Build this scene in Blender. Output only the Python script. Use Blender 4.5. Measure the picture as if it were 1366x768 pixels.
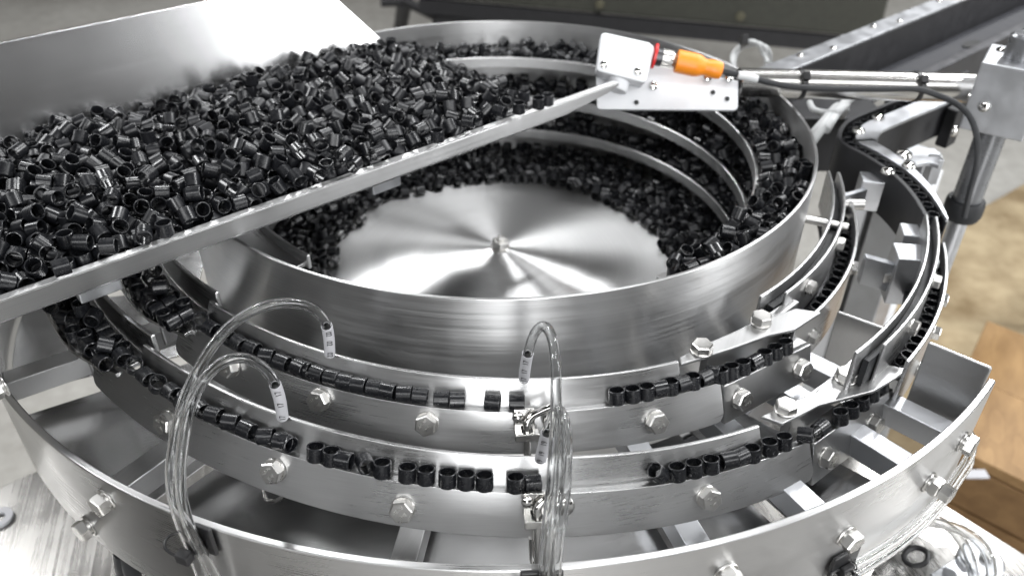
import bpy, bmesh, math, random
import numpy as np
from mathutils import Vector, Matrix, Quaternion
random.seed(11)
pi = math.pi
for o in list(bpy.data.objects): bpy.data.objects.remove(o)
sc = bpy.context.scene
COL = sc.collection

# ------------------------------------------------------------------ camera
F_PX, PITCH, YAW, ROLL = 1100.0, 0.6224, 0.0172, 0.0058
CAM = Vector((0, -0.6294, 0.2806))
FW = Vector((math.sin(YAW)*math.cos(PITCH), math.cos(YAW)*math.cos(PITCH), -math.sin(PITCH)))
_r = FW.cross(Vector((0, 0, 1))).normalized(); _u = _r.cross(FW)
RT = math.cos(ROLL)*_r + math.sin(ROLL)*_u
UP = -math.sin(ROLL)*_r + math.cos(ROLL)*_u
cam = bpy.data.cameras.new('camera'); camo = bpy.data.objects.new('camera', cam); COL.objects.link(camo)
camo.matrix_world = Matrix(((RT.x, UP.x, -FW.x, CAM.x), (RT.y, UP.y, -FW.y, CAM.y), (RT.z, UP.z, -FW.z, CAM.z), (0, 0, 0, 1)))
cam.sensor_width = 36; cam.lens = 36*F_PX/1366
cam.clip_start = 0.01; cam.clip_end = 100
cam.dof.use_dof = True; cam.dof.focus_distance = 0.45; cam.dof.aperture_fstop = 8.5
sc.camera = camo

# ------------------------------------------------------------------ room light
world = bpy.data.worlds.new('World'); sc.world = world; world.use_nodes = True
bg = world.node_tree.nodes['Background']
bg.inputs[0].default_value = (1.0, 0.96, 0.90, 1); bg.inputs[1].default_value = 0.045
def area(name, loc, target, sx, sy, power, col=(1, 1, 1)):
    l = bpy.data.lights.new(name, 'AREA'); l.shape = 'RECTANGLE'; l.size = sx; l.size_y = sy; l.energy = power; l.color = col
    o = bpy.data.objects.new(name, l); COL.objects.link(o); o.location = loc
    o.rotation_euler = (Vector(target)-Vector(loc)).to_track_quat('-Z', 'Y').to_euler()
    return o
COOL = (.98, .99, 1)
area('overhead_light', (-2.0, 0.55, 1.6), (0, 0, 0), .18, .9, 30, COOL)  # lamp pulled in close and low so the left floor stays dim
area('overhead_light', (-2.0, 1.06, 1.65), (0, 0, 0), .12, .7, 16, COOL)  # second lamp pulled in low, added to widen the disc's bright wedge
area('overhead_light', (-1.0, 3.6, 3.1), (0, 0, 0), .2, 1.4, 75, COOL)
area('overhead_light', (2.7, 2.9, 2.9), (0, 0, 0), .3, 1.6, 115, COOL)
area('overhead_light', (3.1, 0.4, 2.8), (0, 0, 0), .25, 1.5, 85, COOL)
area('overhead_light', (0.8, 0.7, 3.6), (0, 0, 0), .2, 1.4, 75, COOL)
area('overhead_light', (0.3, -3.0, 2.6), (0, 0, 0), 11.2, .8, 190, COOL)
area('low_panel_light', (4.4, -1.5, 0.45), (0, 0, 0), 1.4, 2.6, 120, COOL)  # unseen low panel at the right, gives the back plate its white reflection
area('low_panel_light', (0.3, -4.6, 0.55), (0, 0, 0), 1.4, 2.9, 150, COOL)  # unseen low panel behind the camera, lengthened down to brighten the back rim
sc.view_settings.view_transform = 'Standard'; sc.view_settings.look = 'None'
sc.view_settings.exposure = -0.12; sc.view_settings.gamma = 1
try:
    sc.view_settings.use_curve_mapping = False
    sc.cycles.use_denoising = True
    sc.cycles.max_bounces = 14; sc.cycles.transmission_bounces = 12; sc.cycles.glossy_bounces = 6; sc.cycles.transparent_max_bounces = 12
    sc.cycles.sample_clamp_indirect = 5
    sc.cycles.caustics_reflective = False; sc.cycles.caustics_refractive = False
except Exception: pass

# ------------------------------------------------------------------ helpers
def ray(px, py): return FW + ((px-683)/F_PX)*RT - ((py-384)/F_PX)*UP
def hit(px, py, z):
    d = ray(px, py); return CAM + d*((z-CAM.z)/d.z)
def at(px, py, dep): return CAM + ray(px, py)*dep
def cyl(px, py, R):
    d = ray(px, py); a = d.x*d.x+d.y*d.y; b = 2*(d.x*CAM.x+d.y*CAM.y); c = CAM.x**2+CAM.y**2-R*R
    t = (-b-math.sqrt(max(0, b*b-4*a*c)))/(2*a); return CAM + d*t
def P(R, phi, z): return Vector((R*math.sin(phi), -R*math.cos(phi), z))
def pxx(p):
    q = Vector(p)-CAM; return 683+F_PX*q.dot(RT)/q.dot(FW)
U = Vector((.768, .640, 0)).normalized(); N = Vector((-U.y, U.x, 0)); Z = Vector((0, 0, 1)); X = Vector((1, 0, 0))
def un(a, b, z): return U*a + N*b + Z*z

class M:
    def __init__(s): s.v = []; s.f = []
    def poly(s, pts, faces):
        b = len(s.v); s.v += [tuple(p) for p in pts]; s.f += [tuple(b+i for i in f) for f in faces]
    def box(s, c, ax, ay, az):
        c, ax, ay, az = map(Vector, (c, ax, ay, az))
        pts = [c+i*ax+j*ay+k*az for k in (-1, 1) for i, j in ((-1, -1), (1, -1), (1, 1), (-1, 1))]
        s.poly(pts, [(0, 3, 2, 1), (4, 5, 6, 7), (0, 1, 5, 4), (1, 2, 6, 5), (2, 3, 7, 6), (3, 0, 4, 7)]); return s
    def prism(s, pts, up):
        n = len(pts); up = Vector(up); pts = [Vector(p) for p in pts]
        s.poly(pts+[p+up for p in pts], [tuple(range(n))[::-1], tuple(range(n, 2*n))]+[(i, (i+1) % n, n+(i+1) % n, n+i) for i in range(n)]); return s
    def loops(s, rings, close=False, caps=True):
        m = len(rings[0]); b = len(s.v); n = len(rings)
        for r in rings: s.v += [tuple(p) for p in r]
        for i in range(n if close else n-1):
            for j in range(m):
                k = (j+1) % m; i2 = (i+1) % n
                s.f.append((b+i*m+j, b+i*m+k, b+i2*m+k, b+i2*m+j))
        if caps and not close:
            s.f.append(tuple(b+j for j in range(m))[::-1]); s.f.append(tuple(b+(n-1)*m+j for j in range(m)))
        return s
    def sweep(s, prof, p0, p1, n=64, close=False):
        """prof(phi) -> list of (r, z); swept round the bowl axis, phi from -y towards +x"""
        rings = []
        for i in range(n if close else n+1):
            a = p0+(p1-p0)*i/n; rings.append([P(r, a, z) for r, z in prof(a)])
        return s.loops(rings, close)
    def rev(s, prof, mat=None, n=24, close_prof=False):
        """profile (r,z) revolved round local z (open profile with r=0 ends allowed)"""
        mat = mat or Matrix(); rings = []
        for r, z in prof:
            rings.append([mat @ Vector((r*math.cos(2*pi*i/n), r*math.sin(2*pi*i/n), z)) for i in range(n)])
        return s.loops(rings, close=close_prof, caps=not close_prof)
    def tube(s, path, r, n=10, inner=None):
        path = [Vector(p) for p in path]; rings = []; irings = []
        t = (path[1]-path[0]).normalized(); x = t.orthogonal().normalized()
        for i, p in enumerate(path):
            t = (path[min(i+1, len(path)-1)]-path[max(i-1, 0)]).normalized()
            x = (x - t*x.dot(t)).normalized(); y = t.cross(x)
            rr = r[i] if isinstance(r, (list, tuple)) else r
            rings.append([p + (x*math.cos(2*pi*k/n)+y*math.sin(2*pi*k/n))*rr for k in range(n)])
            if inner: irings.append([p + (x*math.cos(2*pi*k/n)+y*math.sin(2*pi*k/n))*inner for k in range(n)])
        if not inner: return s.loops(rings)
        return s.loops(rings+irings[::-1], close=True)
    def build(s, name, mat, parent=None, bevel=0, sharp=35, seg=2):
        me = bpy.data.meshes.new(name); me.from_pydata(s.v, [], s.f); me.update()
        bm = bmesh.new(); bm.from_mesh(me); bmesh.ops.recalc_face_normals(bm, faces=bm.faces); bm.to_mesh(me); bm.free()
        for p in me.polygons: p.use_smooth = True
        me.set_sharp_from_angle(angle=math.radians(sharp))
        if mat: me.materials.append(mat)
        o = bpy.data.objects.new(name, me); COL.objects.link(o)
        if parent: par(o, parent)
        if bevel:
            b = o.modifiers.new('bevel', 'BEVEL'); b.width = bevel; b.segments = seg; b.limit_method = 'ANGLE'; b.angle_limit = math.radians(40); b.harden_normals = True
        return o
def wmat(o):
    m = o.matrix_basis.copy()
    if o.parent: m = wmat(o.parent) @ o.matrix_parent_inverse @ m
    return m
def par(o, p): o.parent = p; o.matrix_parent_inverse = wmat(p).inverted()
def tag(o, label, cat, group=None, kind=None):
    o['label'] = label; o['category'] = cat
    if group: o['group'] = group
    if kind: o['kind'] = kind
    return o
def thing(name, label, cat, loc=(0, 0, 0), group=None):
    o = bpy.data.objects.new(name, None); COL.objects.link(o); o.location = loc; o.empty_display_size = .02
    return tag(o, label, cat, group)
def inst(me, name, parent, mat):
    o = bpy.data.objects.new(name, me); COL.objects.link(o)
    if parent: par(o, parent)
    o.matrix_basis = mat; return o
def frame(pos, zdir, xhint=(0, 0, 1)):
    z = Vector(zdir).normalized(); x = Vector(xhint); x = x-z*x.dot(z)
    if x.length < 1e-4: x = z.orthogonal()
    x.normalize(); y = z.cross(x); pos = Vector(pos)
    return Matrix(((x.x, y.x, z.x, pos.x), (x.y, y.y, z.y, pos.y), (x.z, y.z, z.z, pos.z), (0, 0, 0, 1)))
def smooth_path(pts, n=8):
    pts = [Vector(p) for p in pts]; out = []
    for i in range(len(pts)-1):
        p0 = pts[max(i-1, 0)]; p1 = pts[i]; p2 = pts[i+1]; p3 = pts[min(i+2, len(pts)-1)]
        for k in range(n):
            t = k/n; out.append(.5*((2*p1)+(p2-p0)*t+(2*p0-5*p1+4*p2-p3)*t*t+(3*p1-p0-3*p2+p3)*t**3))
    out.append(pts[-1]); return out

# ------------------------------------------------------------------ materials
class NT:
    def __init__(s, name):
        s.m = bpy.data.materials.new(name); s.m.use_nodes = True; s.t = s.m.node_tree; s.b = s.t.nodes['Principled BSDF']
    def n(s, typ, **kw):
        x = s.t.nodes.new(typ)
        for k, v in kw.items(): setattr(x, k, v)
        return x
    def l(s, a, b): s.t.links.new(a, b)
    def math(s, op, a, b=None, c=None):
        x = s.n('ShaderNodeMath', operation=op)
        for i, v in enumerate((a, b, c)):
            if v is None: continue
            if isinstance(v, (int, float)): x.inputs[i].default_value = v
            else: s.l(v, x.inputs[i])
        return x.outputs[0]
    def vec(s, op, a, b=None):
        x = s.n('ShaderNodeVectorMath', operation=op)
        for i, v in enumerate((a, b)):
            if v is None: continue
            if isinstance(v, (tuple, list, Vector)): x.inputs[i].default_value = tuple(v)
            else: s.l(v, x.inputs[i])
        return x
    def noise(s, vec, scale, detail=3, rough=.5):
        x = s.n('ShaderNodeTexNoise'); x.inputs['Scale'].default_value = scale; x.inputs['Detail'].default_value = detail; x.inputs['Roughness'].default_value = rough
        if vec is not None: s.l(vec, x.inputs['Vector'])
        return x.outputs[0]
    def ramp(s, f, lo, hi, a=0., b=1.):
        x = s.n('ShaderNodeMapRange'); s.l(f, x.inputs[0])
        for i, v in zip((1, 2, 3, 4), (a, b, lo, hi)): x.inputs[i].default_value = v
        return x.outputs[0]
    def mix(s, f, a, b):
        x = s.n('ShaderNodeMix', data_type='RGBA')
        if isinstance(f, (int, float)): x.inputs[0].default_value = f
        else: s.l(f, x.inputs[0])
        for i, v in ((6, a), (7, b)):
            if isinstance(v, tuple): x.inputs[i].default_value = (*v, 1)
            else: s.l(v, x.inputs[i])
        return x.outputs[2]
def plain(name, col, rough=.5, metal=0., spec=.5, var=.0, bump=0., bscale=300):
    t = NT(name); b = t.b
    b.inputs['Roughness'].default_value = rough; b.inputs['Metallic'].default_value = metal; b.inputs['Specular IOR Level'].default_value = spec
    g = t.n('ShaderNodeNewGeometry').outputs['Position']
    f = t.noise(g, 60, 4)
    v = 1-var; t.l(t.mix(t.ramp(f, 0, 1, .3, .7), tuple(c*v for c in col), tuple(min(1, c*(1+var)) for c in col)), b.inputs['Base Color'])
    t.l(t.ramp(f, max(0, rough-.06), min(1, rough+.06), .3, .7), b.inputs['Roughness'])
    if bump:
        bp = t.n('ShaderNodeBump'); bp.inputs['Strength'].default_value = bump; bp.inputs['Distance'].default_value = .0006
        t.l(t.noise(g, bscale, 4), bp.inputs['Height']); t.l(bp.outputs[0], b.inputs['Normal'])
    return t.m
def steel(name, base=(.60, .60, .605), rough=.27, aniso=.7, line=None, grain=.03, fine=1100, along=9, var=.04, tone=.04, blot=.045):
    """brushed stainless steel: scratches run round the bowl axis, or along `line` for flat plate"""
    t = NT(name); b = t.b; b.inputs['Metallic'].default_value = 1
    g = t.n('ShaderNodeNewGeometry'); pos, nor = g.outputs['Position'], g.outputs['Normal']
    if line is None:
        sp = t.n('ShaderNodeSeparateXYZ'); t.l(pos, sp.inputs[0]); x, y, z = sp.outputs
        phi = t.math('ARCTAN2', x, t.math('MULTIPLY', y, -1.)); r = t.math('SQRT', t.math('ADD', t.math('MULTIPLY', x, x), t.math('MULTIPLY', y, y)))
        c = t.n('ShaderNodeCombineXYZ'); t.l(t.math('MULTIPLY', phi, along*.3), c.inputs[0]); t.l(t.math('MULTIPLY', r, fine), c.inputs[1]); t.l(t.math('MULTIPLY', z, fine), c.inputs[2])
        d = t.vec('CROSS_PRODUCT', (0, 0, 1), pos).outputs[0]
    else:
        d = Vector(line).normalized(); e = d.orthogonal().normalized(); f = d.cross(e)
        c = t.n('ShaderNodeCombineXYZ')
        for i, (a, k) in enumerate(((d, along), (e, fine), (f, fine))):
            t.l(t.math('MULTIPLY', t.vec('DOT_PRODUCT', pos, tuple(a)).outputs['Value'], float(k)), c.inputs[i])
    tv = t.vec('NORMALIZE', t.vec('CROSS_PRODUCT', nor, tuple(d) if line is not None else d).outputs[0])
    t.l(tv.outputs[0], b.inputs['Tangent']); b.inputs['Anisotropic'].default_value = aniso
    gr = t.noise(c.outputs[0], 1.0, 4, .6); big = t.noise(pos, 22, 3)
    t.l(t.math('ADD', t.ramp(gr, rough-var, rough+var, .3, .7), t.ramp(big, -blot*.9, blot, .3, .7)), b.inputs['Roughness'])
    t.l(t.mix(t.ramp(gr, 0, 1, .3, .7), tuple(k*(1-tone) for k in base), tuple(min(1, k*(1+tone)) for k in base)), b.inputs['Base Color'])
    if grain:
        bp = t.n('ShaderNodeBump'); bp.inputs['Strength'].default_value = grain; bp.inputs['Distance'].default_value = .0008
        t.l(gr, bp.inputs['Height']); t.l(bp.outputs[0], b.inputs['Normal'])
    return t.m
S_CIRC = steel('brushed_steel_round', base=(.57, .57, .57), fine=1500, rough=.31, aniso=.72, grain=0)
S_BOWL = steel('brushed_steel_bowl', base=(.57, .57, .57), tone=.07, var=.05, fine=650, rough=.36, aniso=.86, grain=.012)
S_LIP = steel('bright_ledge_steel', base=(.72, .72, .72), rough=.33, aniso=.4, grain=0)
S_DISC = steel('turned_steel_disc', base=(.66, .66, .66), rough=.31, aniso=.98, grain=.004, fine=1600, along=1, var=.03, blot=.006)
S_U = steel('brushed_steel_tray', line=U, rough=.22, aniso=.1, grain=0, var=.008, tone=.02, blot=.008)
S_FRONT = steel('brushed_steel_front', base=(.42, .42, .42), line=U, rough=.36, aniso=.82, grain=.006, var=.05)
S_PLATE = steel('brushed_steel_plate', base=(.43, .43, .43), line=(U+.5*N), rough=.36, aniso=.4, grain=0)
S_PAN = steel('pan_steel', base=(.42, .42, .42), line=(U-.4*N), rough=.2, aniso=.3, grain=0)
S_ROD = steel('satin_rod', base=(.64, .63, .61), line=(1, 0, 0), rough=.24, aniso=.3, grain=0, var=.02, blot=.01)
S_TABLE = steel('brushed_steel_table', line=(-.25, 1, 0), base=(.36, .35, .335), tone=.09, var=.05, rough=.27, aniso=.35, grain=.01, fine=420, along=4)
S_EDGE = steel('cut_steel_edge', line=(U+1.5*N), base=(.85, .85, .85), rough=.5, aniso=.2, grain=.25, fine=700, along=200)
S_BOLT = plain('bolt_steel', (.66, .65, .63), .30, 1, var=.08, bump=.05, bscale=900)
S_SHINY = plain('polished_steel', (.66, .65, .63), .13, 1, var=.04)
S_GALV = plain('satin_aluminium', (.52, .53, .55), .42, 1, var=.06, bump=.06, bscale=500)
S_DARK = plain('dark_steel', (.10, .10, .105), .42, 1, var=.2)
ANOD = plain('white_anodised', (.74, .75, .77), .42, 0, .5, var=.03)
BLACKP = plain('black_plastic', (.012, .012, .013), .38, 0, .5, var=.25)
BUSH = plain('bushing_plastic', (.009, .0095, .012), .27, 0, .55, var=.3, bump=.03, bscale=700)
def mk_bush():
    t = NT('bushing_plastic'); g = t.n('ShaderNodeNewGeometry'); r = g.outputs['Random Per Island']; pos = g.outputs['Position']
    t.l(t.mix(r, (.006, .0065, .008), (.012, .0125, .015)), t.b.inputs['Base Color'])
    dust = t.noise(pos, 260, 4, .6)
    t.l(t.math('ADD', t.ramp(r, .24, .40), t.ramp(dust, -.03, .05, .4, .65)), t.b.inputs['Roughness']); t.b.inputs['Specular IOR Level'].default_value = .58
    bp = t.n('ShaderNodeBump'); bp.inputs['Strength'].default_value = .015; bp.inputs['Distance'].default_value = .0006
    t.l(t.noise(pos, 600, 3), bp.inputs['Height']); t.l(bp.outputs[0], t.b.inputs['Normal'])
    return t.m
BUSH = mk_bush()
RUBBER = plain('black_rubber', (.018, .019, .021), .55, 0, .4, var=.2)
BELT = plain('conveyor_belt', (.042, .043, .050), .6, 0, .4, var=.12)
GUARD = plain('black_guard', (.016, .016, .018), .5, 0, .4, var=.2)
ORANGE = plain('orange_plastic', (.90, .28, .02), .42, 0, .5, var=.05)
RED = plain('red_ring', (.65, .03, .03), .4)
WHITE = plain('white_sleeve', (.46, .46, .48), .5, 0, .4, var=.04)
INK = plain('black_ink', (.01, .01, .01), .6)
CABLEW = plain('pale_cable', (.55, .56, .56), .45, var=.08)
OLIVE = plain('dark_olive_sheet', (.035, .036, .029), .5, 0, .4, var=.15)
BRASS = plain('yellow_passivated', (.075, .07, .045), .6, .0)
def mk_clear(name, col, ior, rough):
    t = NT(name); b = t.b
    b.inputs['Transmission Weight'].default_value = 1; b.inputs['IOR'].default_value = ior; b.inputs['Roughness'].default_value = rough; b.inputs['Base Color'].default_value = (*col, 1)
    return t.m
CLEAR = mk_clear('clear_tubing', (.98, .985, .985), 1.33, .04)
FILM = mk_clear('clear_film', (.95, .96, .97), 1.12, .12)
def mk_floor():
    t = NT('concrete'); g = t.n('ShaderNodeNewGeometry').outputs['Position']
    a = t.noise(g, 1.3, 6, .6); c = t.noise(g, 26, 5, .65); k = t.math('ADD', t.math('MULTIPLY', a, .6), t.math('MULTIPLY', c, .4))
    t.l(t.mix(t.ramp(k, 0, 1, .36, .64), (.23, .22, .20), (.38, .37, .345)), t.b.inputs['Base Color'])
    t.b.inputs['Roughness'].default_value = .55
    return t.m
CONC = mk_floor()
def mk_wood(name, d, lo, hi):
    t = NT(name); g = t.n('ShaderNodeNewGeometry').outputs['Position']; d = Vector(d).normalized(); e = d.orthogonal().normalized(); f = d.cross(e)
    c = t.n('ShaderNodeCombineXYZ')
    for i, (a, k) in enumerate(((d, 1.6), (e, 14.), (f, 14.))): t.l(t.math('MULTIPLY', t.vec('DOT_PRODUCT', g, tuple(a)).outputs['Value'], k), c.inputs[i])
    w0 = t.noise(c.outputs[0], .55, 3, .5); w = t.math('ADD', t.math('MULTIPLY', t.math('FRACT', t.math('MULTIPLY', w0, 7.)), .15), t.math('MULTIPLY', t.noise(c.outputs[0], 2.2, 6, .65), .85))
    t.l(t.mix(t.ramp(w, 0, 1, .3, .7), lo, hi), t.b.inputs['Base Color']); t.b.inputs['Roughness'].default_value = .6
    return t.m
WOOD = mk_wood('pine_board', (.5, .8, .3), (.22, .125, .05), (.36, .22, .095))
WOODB = mk_wood('dark_pine_board', (1, .2, 0), (.16, .085, .032), (.25, .145, .06))
def mk_mat():
    t = NT('tan_sacking'); g = t.n('ShaderNodeNewGeometry').outputs['Position']
    w = t.noise(g, 7, 5, .6); t.l(t.mix(t.ramp(w, 0, 1, .35, .65), (.19, .135, .07), (.40, .32, .20)), t.b.inputs['Base Color']); t.b.inputs['Roughness'].default_value = .9
    return t.m
TAN = mk_mat()

# ------------------------------------------------------------------ shared small parts
def hexprof(af, h, ch=.0007, n=6):
    """hex head with a chamfered top, local +z out, made of 12-gon chamfer ring"""
    m = M(); R = af/math.sqrt(3); base = [Vector((R*math.cos(pi/3*i), R*math.sin(pi/3*i), 0)) for i in range(6)]
    mid = [Vector((p.x, p.y, h-ch)) for p in base]; top = [Vector((p.x*.88, p.y*.88, h)) for p in base]
    m.loops([base, mid, top]); return m
HEX = hexprof(.0112, .0050).build('bolt', S_BOLT, bevel=0)
HEXME = HEX.data; bpy.data.objects.remove(HEX)
def me_of(m, mat, sharp=35):
    o = m.build('tmp', mat, sharp=sharp); me = o.data; bpy.data.objects.remove(o); return me
def beveled(me_obj): return me_obj
WASHME = me_of(M().rev([(.0030, 0), (.0064, 0), (.0067, .0003), (.0067, .0010), (.0064, .0013), (.0030, .0013)], n=28, close_prof=True), S_BOLT)
SPRME = me_of(M().rev([(.0030, 0), (.0052, 0), (.0052, .0015), (.0030, .0015)], n=24, close_prof=True), S_BOLT)
NUTME = me_of(hexprof(.0112, .0062, .0006), S_BOLT)
DOMEME = me_of(M().rev([(.0046, 0), (.0046, .0008), (.0040, .0021), (.0026, .0029), (.0, .0031)], n=18), S_SHINY)
def text_me(txt, size, mat, ext=.00012, align='CENTER'):
    c = bpy.data.curves.new('t', 'FONT'); c.body = txt; c.size = size; c.extrude = ext; c.align_x = align; c.align_y = 'CENTER'
    o = bpy.data.objects.new('t', c); me = bpy.data.meshes.new_from_object(o); me.materials.append(mat); bpy.data.objects.remove(o); return me
T_A2 = text_me('A2-70', .0026, S_SHINY); T_THE = text_me('THE', .0026, S_SHINY)
def bolt(parent, pos, nrm, marks=True, spring=False, spin=None, scale=1.0):
    m = frame(pos, nrm) @ Matrix.Diagonal((scale, scale, scale, 1))
    b = inst(HEXME, 'bolt', parent, Matrix()); a = spin if spin is not None else random.uniform(0, pi/3)
    off = .0013 + (.0015 if spring else 0)
    b.matrix_basis = m @ Matrix.Translation((0, 0, off)) @ Matrix.Rotation(a, 4, 'Z')
    w = inst(WASHME, 'washer', b, Matrix()); w.matrix_parent_inverse = Matrix(); w.matrix_basis = Matrix.Translation((0, 0, -off))
    if spring:
        w = inst(SPRME, 'spring_washer', b, Matrix()); w.matrix_parent_inverse = Matrix(); w.matrix_basis = Matrix.Translation((0, 0, -.0015))
    if marks:
        for me, dy in ((T_A2, .0019), (T_THE, -.0020)):
            k = inst(me, 'head_marking', b, Matrix()); k.matrix_parent_inverse = Matrix(); k.matrix_basis = Matrix.Rotation(-pi/2, 4, 'Z') @ Matrix.Translation((0, dy, .00502))
    return b
def dome(parent, pos, nrm, s=1., name='screw'):
    return inst(DOMEME, name, parent, frame(pos, nrm) @ Matrix.Diagonal((s, s, s, 1)))
NUMW = ['first', 'second', 'third', 'fourth', 'fifth', 'sixth', 'seventh', 'eighth', 'ninth', 'tenth', 'eleventh', 'twelfth', 'thirteenth', 'fourteenth', 'fifteenth', 'sixteenth', 'seventeenth', 'eighteenth', 'nineteenth', 'twentieth', 'twenty-first', 'twenty-second', 'twenty-third', 'twenty-fourth', 'twenty-fifth', 'twenty-sixth', 'twenty-seventh', 'twenty-eighth', 'twenty-ninth', 'thirtieth', 'thirty-first', 'thirty-second', 'thirty-third', 'thirty-fourth']

# ================================================================== SETTING
m = M(); m.poly([(-30, -30, -.95), (30, -30, -.95), (30, 30, -.95), (-30, 30, -.95)], [(0, 1, 2, 3)])
fl = m.build('floor', CONC); fl['kind'] = 'structure'

# steel machine table under the feeder
t = thing('machine_table', 'brushed steel machine table under the round feeder', 'table', un(-.2, -.2, -.95))
c = un(-.3, -.30, -.306)
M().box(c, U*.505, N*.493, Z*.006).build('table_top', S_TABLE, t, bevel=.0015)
for a, b in ((-.76, -.75), (.16, -.75), (.16, .15), (-.76, .15)):
    M().box(un(a, b, -.63), U*.025, N*.025, Z*.318).build('leg', S_GALV, t, bevel=.002)
p = hit(0, 692, -.2995); w = inst(me_of(M().rev([(.005, 0), (.011, 0), (.011, .003), (.005, .003)], n=28, close_prof=True), WHITE), 'washer', t, Matrix.Translation(p))

# drive unit below the bowl
t = thing('drive_unit', 'dark round vibratory drive under the bowl', 'machine base', (0, 0, -.3))
M().rev([(0, -.299), (.262, -.299), (.262, -.155), (.255, -.150), (.2515, -.150), (.2515, -.172), (0, -.172)], n=64).build('drive_body', S_DARK, t, bevel=.002)

# ================================================================== FEEDER BOWL
t = thing('feeder_bowl', 'large round brushed steel bowl with a shiny turned disc at its centre', 'feeder bowl', (0, 0, -.17))
M().sweep(lambda a: [(.2475, -.170), (.25, -.170), (.25, 0), (.2475, 0)], 0, 2*pi, 160, close=True).build('bowl_wall', S_BOWL, t, bevel=.0007)
M().sweep(lambda a: [(.163, -.152), (.2474, -.154), (.2474, -.150), (.163, -.147)], 0, 2*pi, 128, close=True).build('bowl_floor', S_CIRC, t)
disc = M().rev([(0, -.1255), (.004, -.1256), (.04, -.1300), (.08, -.1345), (.12, -.139), (.1625, -.1437), (.1625, -.1467), (0, -.1467)], n=128).build('centre_disc', S_DISC, t, sharp=20)
nut = inst(NUTME, 'hex_nut', disc, Matrix()); nut.matrix_basis = Matrix.Translation((0, 0, -.1245)) @ Matrix.Rotation(.5, 4, 'Z') @ Matrix.Diagonal((1.25, 1.25, 1.05, 1))
wn = inst(WASHME, 'washer', disc, Matrix()); wn.matrix_basis = Matrix.Translation((0, 0, -.1259)) @ Matrix.Diagonal((1.35, 1.35, 1.1, 1))
st = M().rev([(0, 0), (.0036, 0), (.0036, .0095), (.0030, .0102), (0, .0102)], n=16).build('stud', S_BOLT, disc); st.matrix_basis = Matrix.Translation((0, 0, -.1245))
for k, z in enumerate((-.032, -.074, -.112)):
    a0 = (.52, .4, .4)[k]
    led = M().sweep(lambda a: [(.2080, z-.003), (.2470, z-.003), (.2470, z), (.2080, z)], a0, 5.6, 120).build('spiral_ledge', S_CIRC, t, bevel=.0005)
    M().sweep(lambda a: [(.2077, z-.004), (.2105, z-.004), (.2105, z+.007*min(1, .25+(a-a0-.25)/.2)), (.2077, z+.007*min(1, .25+(a-a0-.25)/.2))], a0+.30, 5.62, 150).build('ledge_lip', S_LIP, led, bevel=.0009)

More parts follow.
